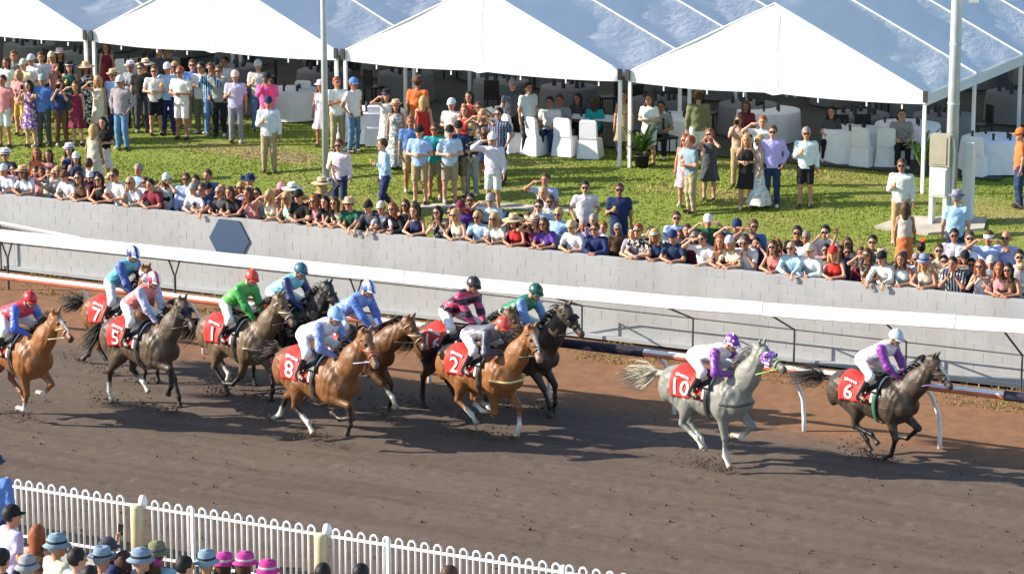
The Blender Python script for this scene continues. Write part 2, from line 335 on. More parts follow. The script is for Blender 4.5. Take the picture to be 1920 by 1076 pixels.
def ik(a, c, l1, l2, hint):
    a = np.array(a, float); c = np.array(c, float); d = c-a; L = np.linalg.norm(d); M = min(L, (l1+l2)*0.995); c = a+d/L*M
    x = (l1*l1-l2*l2+M*M)/(2*M); y = math.sqrt(max(l1*l1-x*x, 0)); u = d/L; hv = np.array(hint, float); hv = hv-u*(hv@u)
    return a+u*x+unit(hv)*y, c
# ================================================================== SETTING
def vnoise(X, Y, s, seed):
    r = np.random.default_rng(seed); G = r.random((256, 256)); x = X/s+1000; y = Y/s+1000
    xi = np.floor(x).astype(int); yi = np.floor(y).astype(int); fx = x-xi; fy = y-yi; fx = fx*fx*(3-2*fx); fy = fy*fy*(3-2*fy)
    g = lambda i, j: G[i % 256, j % 256]
    return (g(xi, yi)*(1-fx)+g(xi+1, yi)*fx)*(1-fy)+(g(xi, yi+1)*(1-fx)+g(xi+1, yi+1)*fx)*fy-0.5
def sheet(name, xs, ys, zf, mat):
    X, Y = np.meshgrid(xs, ys, indexing='ij'); Z = zf(X, Y); nx, ny = X.shape
    i = np.arange(nx*ny).reshape(nx, ny); F = np.stack([i[:-1, :-1], i[1:, :-1], i[1:, 1:], i[:-1, 1:]], -1).reshape(-1, 4)
    return link(name, new_mesh(name, np.stack([X, Y, Z], -1).reshape(-1, 3), F), mat)
flat('far_earth', (0.16, 0.13, 0.09), 0.95, 0.3, 0.05)
structure(MB().box((0, 60, -0.6), (1200, 900, 1.0)).obj('ground', 'far_earth'))
def trackz(X, Y):
    Z = 0.014*vnoise(X*0.12, Y, 0.7, 1)+0.008*vnoise(X*0.4, Y, 0.3, 2)+0.006*vnoise(X, Y, 0.14, 3)
    r = np.random.default_rng(5); dx = X[1, 0]-X[0, 0]; dy = Y[0, 1]-Y[0, 0]
    for _ in range(900):
        cx, cy = r.uniform(X.min(), X.max()), r.uniform(Y.min(), 50.6); a = r.uniform(0.08, 0.16); dp = r.uniform(0.006, 0.022)
        i0 = int((cx-X[0, 0])/dx); j0 = int((cy-Y[0, 0])/dy); sl = (slice(max(i0-5, 0), i0+6), slice(max(j0-5, 0), j0+6))
        q = ((X[sl]-cx)/a)**2+((Y[sl]-cy)/(a*0.7))**2; Z[sl] += dp*(-np.exp(-q)+0.6*np.exp(-((X[sl]-cx-0.13)/0.07)**2-((Y[sl]-cy)/0.08)**2))
    return Z-0.012
structure(sheet('race_track', np.arange(-45, -11.9, 0.07), np.arange(36.5, 55.3, 0.07), trackz, 'dirt'))
structure(sheet('track_beyond', np.arange(-110, 31, 4.0), np.arange(24, 56.5, 1.5), lambda X, Y: X*0-0.085, 'dirt'))
structure(MB().box((-25, 35.9, -0.06), (140, 3.0, 0.1)).obj('spectator_apron', 'concrete'))
structure(MB().box((-25, 27.0, 0.60), (140, 15.0, 1.5)).obj('spectator_terrace', 'concrete'))
gzv = np.vectorize(gz)
structure(sheet('lawn', np.concatenate([np.arange(-120, -48, 3.0), np.arange(-48, -12, 0.16), np.arange(-12, 30, 3.0)]), np.concatenate([np.arange(55.805, 67, 0.16), np.arange(67, 140, 2.5)]),
    lambda X, Y: gzv(np.maximum(Y, 55.8))+0.02*vnoise(X*0.25, Y, 0.8, 11)+0.008*vnoise(X, Y, 0.25, 12)-0.015, 'lawn'))
def in_patch(x, y):
    p = ong(520, 292); return ((x-p[0])/3.0)**2+((y-p[1])/1.3)**2 < 0.8
def grass(name, n, xr, yr, hgt, zf, mat, seed, dens=0.0):
    r = np.random.default_rng(seed); x = r.uniform(*xr, n); y = r.uniform(*yr, n)
    m = vnoise(x, y, 0.8, seed+1)+vnoise(x*0.4, y, 0.35, seed+3)*0.6+r.random(n)*0.5 > dens; x = x[m]; y = y[m]; n = len(x)
    a = r.uniform(0, math.pi, n); w = r.uniform(0.010, 0.022, n); h = hgt*r.uniform(0.5, 1.3, n); lx = r.normal(0, 0.025, n); ly = r.normal(0, 0.025, n); z = zf(y)
    V = np.stack([np.stack([x-np.cos(a)*w, y-np.sin(a)*w, z-0.02], -1), np.stack([x+np.cos(a)*w, y+np.sin(a)*w, z-0.02], -1), np.stack([x+lx, y+ly, z+h], -1)], 1).reshape(-1, 3)
    return stuff(link(name, new_mesh(name, V, np.arange(3*n).reshape(-1, 3)), mat))
tag(grass('lawn_grass', 150000, (-47, -13), (55.85, 66.5), 0.020, gzv, 'blade', 21, -2), 'short green grass covering the sloping spectator lawn', 'grass')
tag(grass('verge_grass', 16000, (-45, -12), (53.6, 55.4), 0.035, lambda y: y*0, 'verge_blade', 31, 0.45), 'thin dry grass growing on the verge below the block wall', 'grass')
# loose clods on the track
r = np.random.default_rng(9); n = 1300; cx = r.uniform(-44, -12, n); cy = 37.8+12.8*r.random(n); s = 0.012+0.03*r.random(n)**3
O = np.array([(1, 0, 0), (-0.5, 0.9, 0.1), (-0.6, -0.8, 0), (0.1, 0.1, 0.8), (0, 0, -0.4)]); V = np.stack([cx, cy, s*0.3], -1)[:, None, :]+O[None]*s[:, None, None]*r.uniform(0.6, 1.4, (n, 5, 1))
F = (np.array([(0, 1, 3), (1, 2, 3), (2, 0, 3), (1, 0, 4), (2, 1, 4), (0, 2, 4)])[None]+5*np.arange(n)[:, None, None]).reshape(-1, 3)
flat('clod', (0.10, 0.068, 0.052), 0.95, 0.3, 10)
tag(stuff(link('dirt_clods', new_mesh('dirt_clods', V.reshape(-1, 3), F, False), 'clod')), 'loose dirt clods lying across the brown race track', 'dirt')
# ---------------- block wall
wall = empty('block_wall', (-28, WALL_Y+0.1, 0)); tag(wall, 'long pale grey concrete block wall between the track and the crowd', 'wall')
MB().box((0, 0, WALL_TOP/2-0.005), (50, 0.194, WALL_TOP-0.02)).obj('mortar_core', 'mortar', wall)
MB().box((0, -0.17, 0.02), (50, 0.14, 0.08)).obj('footing', 'block', wall)
bw, bh, bd = 0.3965, 0.187, 0.2
def block_geo(w):
    x, y, z, c = w/2, bd/2, bh/2, 0.004; V = []
    for yy, k in ((-y, c), (-y+c, 0), (y-c, 0), (y, c)): V += [(-x+k, yy, -z+k), (x-k, yy, -z+k), (x-k, yy, z-k), (-x+k, yy, z-k)]
    F = [(0, 1, 2, 3), (15, 14, 13, 12)]
    for a in range(3):
        for k in range(4): F.append((a*4+k, (a+1)*4+k, (a+1)*4+(k+1) % 4, a*4+(k+1) % 4))
    return V, F
bmesh_data = new_mesh('block', *block_geo(bw), smooth=False); bmesh_data.materials.append(MAT['block'])
rest = MB(); cells = []
for row in range(9):
    for i in range(125):
        cells.append((-25+0.2+0.4*i+(0.2 if row % 2 else 0), 0.006+0.0955+row*0.1905))
cells.sort(key=lambda c: (0 if -14.5 < c[0] < 16.5 else 1, -c[0]))
bV, bF = block_geo(bw)
for k, (x, z) in enumerate(cells):
    dy = float(np.clip(RNG.normal(0, 0.001), -0.0015, 0.0015))
    if k < 300: link('block', bmesh_data, 'block', wall, loc=(x, dy, z))
    else: rest.add([(p[0]+x, p[1]+dy, p[2]+z) for p in bV], bF)
stuff(rest.obj('block_courses', 'block', wall))
# blue hexagon board
hx = MB(); c = ony(430, 449, WALL_Y-0.02); R = 0.53
for yy in (0, 0.025): hx.v += [(R*math.cos(a), yy, R*math.sin(a)*0.97) for a in [math.pi/3*k for k in range(6)]]
hx.f = [(0, 1, 2, 3, 4, 5), (11, 10, 9, 8, 7, 6)]+[(k, k+6, (k+1) % 6+6, (k+1) % 6) for k in range(6)]
tag(hx.obj('hexagon_board', 'hex_blue', loc=(c[0], WALL_Y-0.030, c[2])), 'plain blue hexagon board mounted on the block wall', 'board')
# ---------------- white safety rail with cranked posts close to the wall
sr = empty('safety_rail', (-28, 55.2, 0)); tag(sr, 'wide white rail on thin dark cranked posts in front of the block wall', 'rail')
path = [(-50, 53.6, 1.22), (-42, 53.6, 1.24), (-37, 53.7, 1.245), (-32, 53.8, 1.25), (-28, 53.95, 1.255), (-24, 54.2, 1.26), (-20, 54.35, 1.37), (-17, 54.4, 1.50), (-10, 54.5, 1.72)]
def at_path(x):
    xs = [p[0] for p in path]; return np.array([x, np.interp(x, xs, [p[1] for p in path]), np.interp(x, xs, [p[2] for p in path])])
m_ = MB(); prof = [(-0.045, -0.135), (-0.06, -0.12), (0.005, 0.135), (0.03, 0.135), (0.03, 0.12), (-0.03, -0.135)]; 
for k in range(10):      # bolted lengths with a small step at every joint
    V = []; F = []; xs = np.linspace(-50+4*k+0.006, -46+4*k-0.006, 5); jz = RNG.normal(0, 0.006)
    for x in xs:
        p = at_path(x); V += [(p[0]+28, p[1]-55.2+a, p[2]+b_+jz) for a, b_ in prof]
    for i in range(4):
        for q in range(6): F.append((i*6+q, i*6+(q+1) % 6, i*6+6+(q+1) % 6, i*6+6+q))
    F += [tuple(range(5, -1, -1)), tuple(range(24, 30))]
    MB().add(V, F).obj('rail_band', 'band_white', sr)
    p = at_path(-50+4*k); MB().box((p[0]+28, p[1]-55.2+0.035, p[2]), (0.16, 0.02, 0.24)).obj('joint_plate', 'galvanised', sr)
def wire_at(x):
    p = at_path(x); t = float(np.clip((x+33)/7.0, 0, 1)); return (x+28, (p[1]+0.08-55.2)*(1-t)+0.06*t, (p[2]-0.19)*(1-t)+0.71*t)
MB().tube([wire_at(x) for x in np.linspace(-50, -10, 41)], 0.014, 6).obj('wire', 'dark_steel', sr)
for x in [-45.0, -40.2, -35.75, -31.2, -28.9, -26.5, -23.95, -21.7, -19.3, -16.9, -14.5]:
    p = at_path(x-0.15); b = np.array([28, -55.2, 0])
    if x > -30: MB().tube([(x+28, 0.06, -0.02), (x+28, 0.06, 0.71), (p[0]+28, p[1]-55.2+0.03, p[2]-0.12)], 0.022, 6).obj('post', 'dark_steel', sr)
    else:
        f_ = at_path(x)+b; MB().tube([(f_[0], f_[1]+0.08, -0.03), (f_[0], f_[1]+0.08, 0.72)], 0.028, 6).obj('post', 'dark_steel', sr)
        for s_ in (-1, 1): MB().tube([(f_[0], f_[1]+0.08, 0.70), (f_[0]+s_*0.17, f_[1]+0.06, f_[2]-0.10)], 0.02, 6).obj('post_arm', 'dark_steel', sr)
# short spare length of white pipe behind the rail at far left
p0, p1 = ony(-40, 410, 55.42), ony(150, 447, 55.42)
t = empty('white_pipe', p0); tag(t, 'thin white pipe sloping down along the wall at far left', 'pipe')
MB().tube([(0, 0, 0), tuple(p1-p0)], 0.035, 8).obj('pipe', 'white_paint', t); MB().tube([(0.6, 0, -0.06), (0.6, 0, -p0[2]-0.02)], 0.02, 6).obj('support', 'dark_steel', t)
# ---------------- running rail with gooseneck posts
RY, RZ = 50.07, 1.25
rr_ = empty('running_rail', (-28, RY, 0)); tag(rr_, 'white plastic running rail with red underside on curved white posts', 'rail')
V = []; F = []; xs = [-50+28, -10+28]
def rail_piece(name, mat, x0, x1, a0, a1, r, n=10):
    V = []; F = []; xs = np.linspace(x0, x1, max(2, int((x1-x0)/1.5)+1))
    for x in xs:
        for k in range(n+1):
            a = math.radians(a0+(a1-a0)*k/n); V.append((x+28, r*0.8*math.cos(a), RZ+r*1.15*math.sin(a)))
    for i in range(len(xs)-1):
        for k in range(n): F.append((i*(n+1)+k, i*(n+1)+k+1, (i+1)*(n+1)+k+1, (i+1)*(n+1)+k))
    return MB().add(V, F).obj(name, mat, rr_, True)
def rx(px, py): return ony(px, py, RY)[0]
rail_piece('rail_tube', 'rail_white', -52, -10, 0, 168, 0.066); rail_piece('rail_underside', 'rail_red', -52, -10, 168, 360, 0.066)
for a, b_ in ((rx(1045, 632), rx(1207, 655)), (rx(1884, 725), rx(2040, 742)), (rx(-420, 480), rx(-230, 500))):
    s_ = rail_piece('joint_sleeve', 'rail_dark', a, b_, 0, 360, 0.082, 16)
for k in range(-9, 4):
    x = rx(1470, 690)+2.66*k+28
    MB().tube([(x, 0.0, RZ-0.02), (x+0.05, 0.12, RZ-0.05), (x+0.12, 0.26, RZ-0.22), (x+0.18, 0.38, RZ-0.48), (x+0.22, 0.44, 0.6), (x+0.24, 0.46, 0.25), (x+0.25, 0.46, -0.06)], 0.042, 10).obj('post', 'rail_white', rr_, True)
# ---------------- near picket fence with looped tops
FY = 38.0; fence = empty('picket_fence', (-24, FY, 0)); tag(fence, 'white steel fence with looped pickets along the near side of the track', 'fence')
lp = MB(); hw = 0.058; top = 1.12
lp.tube([(-hw, 0, 0.06), (-hw, 0, top-hw)]+[(-hw*math.cos(a), 0, top-hw+hw*math.sin(a)) for a in np.linspace(0.3, math.pi-0.3, 7)]+[(hw, 0, top-hw), (hw, 0, 0.06)], 0.0185, 6)
lpm = lp.mesh('picket', True); lpm.materials.append(MAT['white_paint'])
xp = [ony(258, 945, FY)[0], ony(603, 992, FY)[0]]; thin = [ony(360, 955, FY)[0], ony(727, 1012, FY)[0], ony(1055, 1060, FY)[0]]
x = -31.5
while x < -14:
    if all(abs(x-q) > 0.17 for q in xp): link('picket', lpm, 'white_paint', fence, loc=(x+24, 0, 0))
    x += 0.222
for z in (1.0, 0.18): MB().box((-0.5+1.5, 0.0, z), (18.5, 0.03, 0.042)).obj('rail', 'white_paint', fence)
for q in xp:
    b_ = MB(); b_.lathe([(0.0, -0.05), (0.115, -0.05), (0.11, 0.98), (0.10, 1.02), (0.0, 1.03)], 14, (q+24, -0.02, 0)); po = b_.obj('timber_post', 'cream_paint', fence, True)
    MB().lathe([(0.0, 1.0), (0.07, 1.02), (0.075, 1.10), (0.05, 1.17), (0.0, 1.19)], 12, (q+24+0.09, 0.02, 0)).obj('finial', 'white_paint', fence, True)
for q in thin: MB().box((q+24, 0.0, 0.54), (0.05, 0.05, 1.14)).obj('steel_post', 'white_paint', fence)
# ---------------- marquees
TY, BAY, NB = 64.1, 3.6, 7; XC = [-60.3, -52.7, -45.1, -37.5, -29.65, -22.0]; EZ, PZ = 4.28, 6.13
desc = ['white marquee at the far left edge of the lawn', 'white marquee left of the thin light pole', 'white marquee just right of the thin light pole', 'white marquee third from the left behind the potted palm', 'white marquee at the right beside the thick pole and cabinet']
desc = ['white marquee mostly hidden beyond the left edge', 'white marquee at the left edge above the densest lawn crowd', 'white marquee crossed by the thin light pole at its right corner', 'white marquee in the middle with its peak cut by the top edge', 'white marquee at right with its whole gable peak showing']
postm = MB().box((0, 0, 1.14), (0.075, 0.075, 2.28)).mesh('post'); postm.materials.append(MAT['rail_white'])
for ti in range(5):
    a, b_ = XC[ti]+0.10, XC[ti+1]-0.10; cx = (a+b_)/2; hw = (b_-a)/2; T = empty('marquee', (cx, TY, gz(TY))); tag(T, desc[ti], 'marquee', 'row of white marquees'); g0 = gz(TY)
    ez, pz = EZ-g0, PZ-g0
    # gable with drooping lower hem
    V = []; F = []; nx, nz = 32, 14
    for i in range(nx+1):
        u = i/nx*2-1; top_ = pz-(pz-ez)*abs(u); h = abs(u)*2 % 1.0; low = ez-0.21-0.05*math.sin(math.pi*abs(u))-(0.06 if abs(u) < 0.04 else 0)
        for j in range(nz+1):
            v = j/nz; z = low+(top_-low)*v; V.append((u*hw, -0.05*math.sin(math.pi*v)*math.sin(math.pi*abs(u))-0.02*math.sin(9*u+3*v), z))
    for i in range(nx):
        for j in range(nz): q = i*(nz+1)+j; F.append((q, q+nz+1, q+nz+2, q+1))
    gb = link('gable', new_mesh('gable', V, F), 'gable_pvc', T)
    lc = MB()
    lc.tube([(0.012*(-1)**j, -0.075, ez-0.1+j*0.10) for j in range(19)], 0.006, 4)
    lc.obj('lacing', 'galvanised', gb)
    # roof panels, bay by bay, each slack between its frames
    for side in (-1, 1):
        for bi in range(NB):
            V = []; F = []; nu, nv = 14, 12
            for i in range(nu+1):
                for j in range(nv+1):
                    s_, t_ = i/nu, j/nv; sag = 0.10*math.sin(math.pi*t_)*math.sin(math.pi*min(1, s_*1.05))
                    rip = 0.025*math.sin(22*s_+5*t_*(1+bi % 3)+ti)*math.sin(math.pi*t_)
                    V.append((side*hw*(1-s_)*0+side*hw*s_, bi*BAY+t_*BAY, pz-(pz-ez)*s_-sag+rip+0.004))
            for i in range(nu):
                for j in range(nv): q = i*(nv+1)+j; F.append((q, q+1, q+nv+2, q+nv+1))
            link('roof_panel', new_mesh('roof_panel', V, F), 'marquee_pvc', T)
        for bi in range(NB+1): MB().tube([(0, bi*BAY, pz+0.03), (side*hw, bi*BAY, ez+0.03)], 0.022, 6).obj('seam', 'white_paint', T)
        if (side == 1 and ti == 4) or (side == -1 and ti == 0):
            for bi in range(NB): MB().box((side*(hw+0.02), bi*BAY+BAY/2, ez-0.11), (0.012, BAY-0.03, 0.27)).obj('valance', 'marquee_pvc', T)
        for bi in range(NB+1):
            link('post', postm, 'rail_white', T, loc=(side*(hw-0.03), bi*BAY+(0.05 if bi == 0 else 0), -0.02))
        MB().box((side*(hw-0.02), NB*BAY/2, ez-0.06), (0.06, NB*BAY-0.02, 0.10)).obj('eave_beam', 'galvanised', T)
    MB().box((0, -0.0+0.09, ez-0.15), (2*hw-0.1, 0.05, 0.08)).obj('front_beam', 'galvanised', T)
    for side in (-1, 1): MB().box((side*(hw+0.0), -0.03, ez-0.04), (0.10, 0.06, 0.26)).obj('corner_bracket', 'dark_steel', T)
    for u in (-0.75, -0.45, -0.2, 0.3, 0.62, 0.85): MB().box((u*hw, 0.0, ez-0.31), (0.03, 0.02, 0.10)).obj('tie', 'white_paint', T)
structure(sheet('marquee_shade_sheet', np.arange(-62, -20.9, 1.0), np.arange(66.2, 91, 0.8), lambda X, Y: gzv(Y)+0.03, 'marquee_shade_sheet'))  # added dark sheet over the lawn, standing in for shade
sc_ = empty('dark_backdrop', (-45, TY+NB*BAY+0.5, gz(80))); tag(sc_, 'added dark screen closing off the back of the marquees', 'backdrop')  # added near-black sheets standing in for the shade inside the marquees
for k in range(26): MB().box((-52+4*k+2, 0.02*math.sin(k), 1.7), (3.98, 0.03, 3.6)).obj('panel', 'backdrop_shade', sc_)
for k in range(27): MB().box((-52+4*k, 0.08, 1.75), (0.09, 0.09, 3.7)).obj('post', 'backdrop_shade', sc_)
sl_ = empty('dark_backdrop', (-63, TY+12, 2.0)); tag(sl_, 'added dark screen along the left side of the marquees', 'backdrop')  # more of the added dark sheets, closing the left side with painted shade
for k in range(7): MB().box((0, -10.8+k*3.6, 1.2), (0.03, 3.55, 2.5)).obj('panel', 'backdrop_shade', sl_)
# ---------------- light poles and electrical cabinets
b0 = ong(611, 336); P = empty('light_pole', b0); tag(P, 'thin grey light pole rising from the lawn at left centre', 'pole')
MB().lathe([(0.0, -0.1), (0.085, -0.1), (0.075, 3.0), (0.065, 8.5), (0.0, 8.55)], 14).obj('shaft', 'galvanised', P, True)
MB().box((0, 0, 0.02), (0.34, 0.34, 0.05)).obj('base_plate', 'galvanised', P); MB().box((0.3, 0, 8.5), (0.7, 0.1, 0.08)).obj('lamp_arm', 'galvanised', P)
b1 = ong(1781, 414); P = empty('light_pole', b1); tag(P, 'thick grey light pole behind the electrical cabinets at right', 'pole')
MB().lathe([(0.0, -0.1), (0.14, -0.1), (0.125, 3.0), (0.105, 9.0), (0.0, 9.05)], 18).obj('shaft', 'galvanised', P, True)
fl = MB(); fl.box((0.2, -0.02, 5.02), (0.24, 0.06, 0.06)).obj('bracket', 'galvanised', P); MB().box((0.40, -0.06, 5.0), (0.22, 0.16, 0.26), 0.3).obj('floodlight', 'cabinet_grey', P)
for z in (2.6, 3.9): MB().lathe([(0.135, z), (0.135, z+0.05), (0.12, z+0.05)], 16).obj('strap', 'galvanised', P, True)
MB().box((0, 0, 0.03), (0.5, 0.5, 0.08)).obj('base_plate', 'galvanised', P)
C = empty('electrical_cabinet', (b1[0]-0.14, b1[1]-0.32, b1[2])); tag(C, 'beige meter box above a white switch cabinet in front of the thick pole', 'cabinet')
MB().box((0, 0.02, 1.62), (0.46, 0.28, 0.70)).obj('meter_box', 'cabinet_beige', C)
MB().box((-0.02, -0.128, 1.62), (0.36, 0.012, 0.60)).obj('meter_door', 'cabinet_beige', C)
MB().box((-0.02, 0.02, 0.92), (0.40, 0.26, 0.66)).obj('switch_box', 'cabinet_grey', C); MB().box((-0.02, -0.118, 0.92), (0.34, 0.012, 0.58)).obj('door', 'cabinet_grey', C)
for sx in (-1, 1): MB().box((-0.02+sx*0.16, 0.02, 0.28), (0.09, 0.22, 0.62)).obj('leg', 'cabinet_grey', C)
MB().tube([(0.26, 0.0, 1.9), (0.30, 0.0, 1.6), (0.28, 0.0, 0.6), (0.28, 0, 0.0)], 0.03, 8).obj('conduit', 'cabinet_grey', C)
C = empty('switch_pillar', (b1[0]+0.36, b1[1]+0.12, b1[2])); tag(C, 'narrow white switch pillar right of the thick pole', 'cabinet')
MB().box((0, 0, 0.85), (0.22, 0.22, 1.75)).obj('body', 'cabinet_grey', C); MB().box((0, 0, 1.75), (0.26, 0.26, 0.06)).obj('cap', 'cabinet_grey', C); MB().box((0, -0.113, 1.0), (0.17, 0.01, 1.2)).obj('door', 'cabinet_grey', C)
# slabs and path let into the lawn
def slab(name, pix, h, label):
    pts = [ong(*p) for p in pix]; n = len(pts); V = [tuple(p+[0, 0, h]) for p in pts]+[tuple(p-[0, 0, 0.1]) for p in pts]
    o = MB().add(V, [tuple(range(n))]+[tuple(range(2*n-1, n-1, -1))]+[(k, n+k, n+(k+1) % n, (k+1) % n) for k in range(n)]).obj(name, 'concrete'); return structure(o)
slab('concrete_path', [(770, 384), (960, 383), (1090, 393), (1090, 398), (930, 391), (770, 391)], 0.012, '')
slab('concrete_slab', [(1640, 428), (1690, 410), (1850, 412), (1845, 432), (1740, 442)], 0.05, '')
# ---------------- potted palm
b0 = ong(1203, 314); P = empty('potted_palm', b0); tag(P, 'green potted palm in a black pot at the marquee post', 'plant')
MB().lathe([(0.0, 0.0), (0.15, 0.0), (0.19, 0.27), (0.205, 0.27), (0.205, 0.30), (0.17, 0.30), (0.165, 0.24), (0, 0.24)], 16).obj('pot', 'pot_black', P, True)
MB().tube([(0, 0, 0.2), (0.01, 0, 0.5)], 0.04, 8).obj('stem', 'trunk_brown', P)
def frond(parent, az, L, rise, w=0.05, n=8, mat='leaf'):
    V = []; F = []; d = np.array([math.cos(az), math.sin(az), 0]); sd = np.array([-math.sin(az), math.cos(az), 0])
    for i in range(n+1):
        t = i/n; p = np.array([0, 0, 0.35])+d*L*(t*0.75)+np.array([0, 0, rise*L*(math.sin(t*1.9))]); ww = w*math.sin(math.pi*min(1, t*0.92+0.08))+0.004
        V += [tuple(p-sd*ww-np.array([0, 0, ww*0.4])), tuple(p), tuple(p+sd*ww-np.array([0, 0, ww*0.4]))]
    for i in range(n): F += [(i*3, i*3+1, i*3+4, i*3+3), (i*3+1, i*3+2, i*3+5, i*3+4)]
    return MB().add(V, F).obj('leaf', mat, parent, True)
for k in range(34): frond(P, k*2.4+random.uniform(-.3, .3), random.uniform(0.45, 0.9), random.uniform(0.3, 1.0), random.uniform(0.03, 0.055))
b0 = ong(1727, 345); P = empty('garden_shrub', b0); tag(P, 'dark spiky shrub left of the electrical cabinet', 'plant')
for k in range(26): frond(P, k*2.4, random.uniform(0.5, 0.9), random.uniform(0.7, 1.1), 0.03)
# ---------------- tables and chairs under the marquees
flat('linen_shaded', (0.17, 0.175, 0.18), 0.8, 0.06, 6)  # table linen darkened in its colour to stand for shade
_t = MB().lathe([(0.75*1.08, 0.02), (0.75*1.04, 0.38), (0.75, 0.73), (0.74, 0.76), (0.0, 0.764)], 24).mesh('tablecloth', True)
_s = MB()
for k in range(7): _s.lathe([(0.06, 0.77), (0.05, 0.77+0.1+0.08*(k % 3)), (0.0, 0.78+0.1+0.08*(k % 3))], 8, (0.4*math.cos(k*2.4), 0.4*math.sin(k*2.4), 0))
_c = MB().box((0, 0, 0.45), (0.42, 0.42, 0.05)); 
for sx in (-1, 1):
    for sy in (-1, 1): _c.box((sx*0.18, sy*0.18, 0.215), (0.035, 0.035, 0.43))
DEEP = [_t, _s.mesh('table_setting', True), _c.mesh('seat'), MB().box((0, 0.2, 0.72), (0.40, 0.04, 0.46)).mesh('backrest')]
def table_round(px, py, r, label, h=0.76):
    p = ong(px, py); T = empty('round_table', p); tag(T, label, 'table', 'cloth covered tables under the marquees')
    fn = lambda rr, z, a: rr*(1+(0.05*math.sin(9*a+px)*(1-(z/h)) if z < h-0.02 else 0))
    MB().lathe([(r*1.08, 0.02), (r*1.04, h*0.5), (r*1.0, h-0.03), (r*0.985, h), (0.0, h+0.004)], 36, fn=fn).obj('tablecloth', 'table_linen', T, True)
    MB().tube([(0, 0, 0), (0, 0, h-0.03)], 0.05, 8).obj('pedestal', 'dark_steel', T)
    for k in range(6):
        a = k*2.4; q = r*(0.3+0.5*((k*37) % 10)/10); it = MB(); it.lathe([(0.03, h+0.006), (0.035, h+0.12+0.02*(k % 3)), (0.0, h+0.13)], 8, (q*math.cos(a), q*math.sin(a), 0))
        it.obj('glass', 'cable_dark', T, True)
def chair(px, py, rz, label, cover=True):
    p = ong(px, py); T = empty('covered_chair' if cover else 'chair', p, rz); tag(T, label, 'chair', 'chairs under the marquees')
    if cover:
        V = []; F = []
        for (z, x0, x1, y0, y1) in ((0.01, -0.27, 0.27, -0.30, 0.27), (0.44, -0.23, 0.23, -0.24, 0.23), (0.47, -0.225, 0.225, -0.23, 0.225), (0.50, -0.22, 0.22, 0.10, 0.24), (0.92, -0.21, 0.21, 0.17, 0.27), (0.96, -0.17, 0.17, 0.20, 0.26)):
            V += [(x0, y0, z), (x1, y0, z), (x1, y1, z), (x0, y1, z)]
        for i in range(5):
            for k in range(4): F.append((i*4+k, i*4+(k+1) % 4, i*4+4+(k+1) % 4, i*4+4+k))
        F.append((20, 21, 22, 23)); MB().add(V, F).obj('chair_cover', 'table_linen', T)
    else:
        MB().box((0, 0, 0.45), (0.42, 0.42, 0.05)).obj('seat', 'chair_black', T); MB().box((0, 0.2, 0.75), (0.40, 0.04, 0.42)).obj('backrest', 'chair_black', T)
        for sx in (-1, 1):
            for sy in (-1, 1): MB().tube([(sx*0.18, sy*0.18, 0), (sx*0.17, sy*0.17, 0.44)], 0.018, 6).obj('leg', 'chair_black', T)
table_round(545, 222, 0.75, 'round white clothed table behind the man in pink shirt')
table_round(700, 262, 0.8, 'round white clothed table right of the thin light pole')
table_round(1600, 300, 0.75, 'round white clothed table left of the two covered chairs at right')
table_round(1700, 290, 0.8, 'round white clothed table deeper under the right marquee')
table_round(1868, 318, 0.85, 'round white clothed table right of the switch pillar')
table_round(1440, 262, 0.8, 'round white clothed table behind the group by the right marquee')
table_round(960, 262, 0.7, 'round white clothed table behind the waiter in white')
table_round(1265, 275, 0.8, 'round white clothed table right of the potted palm')
table_round(250, 168, 0.8, 'round white clothed table behind the left lawn crowd')
for (x, y, rz, l) in ((565, 222, 0.3, 'white covered chair by the table behind the pink shirt'), (705, 272, 0.5, 'white covered chair beside the blue capped man'), (1003, 290, 2.9, 'leftmost white covered chair at the trestle table'), (1060, 292, 3.2, 'middle white covered chair at the trestle table'), (1107, 296, 3.3, 'rightmost white covered chair at the trestle table'), (1620, 312, 3.0, 'left one of two white covered chairs at the right marquee'), (1662, 312, 3.4, 'right one of two white covered chairs at the right marquee'), (1832, 330, 3.0, 'white covered chair right of the switch pillar'), (960, 285, 2.6, 'white covered chair behind the white shirted man by the trestle table')):
    chair(x, y, rz, l)
for (x, y, rz, l) in ((1575, 290, 0.4, 'black chair at the table left of the covered chairs'), (1700, 300, 2.0, 'black chair between covered chairs and the shrub'), (1250, 292, 2.5, 'black chair right of the potted palm')): chair(x, y, rz, l, False)
p = ong(1075, 280); T = empty('trestle_table', p+[0, 0.5, 0]); tag(T, 'long pale trestle table with glasses behind the covered chairs', 'table')
MB().box((0, 0, 0.75), (2.5, 0.75, 0.04)).obj('table_top', 'table_linen', T)
for sx in (-1, 1):
    for sy in (-1, 1): MB().tube([(sx*1.1, sy*0.3, 0), (sx*1.0, sy*0.3, 0.74)], 0.02, 6).obj('leg', 'galvanised', T)
for k in range(14): MB().lathe([(0.03, 0.775), (0.035, 0.775+0.08+0.1*((k*7) % 3)/2), (0.0, 0.785+0.1)], 8, (-1.1+0.145*k, 0.2*math.sin(k*3), 0)).obj('glass', 'cable_dark', T, True)

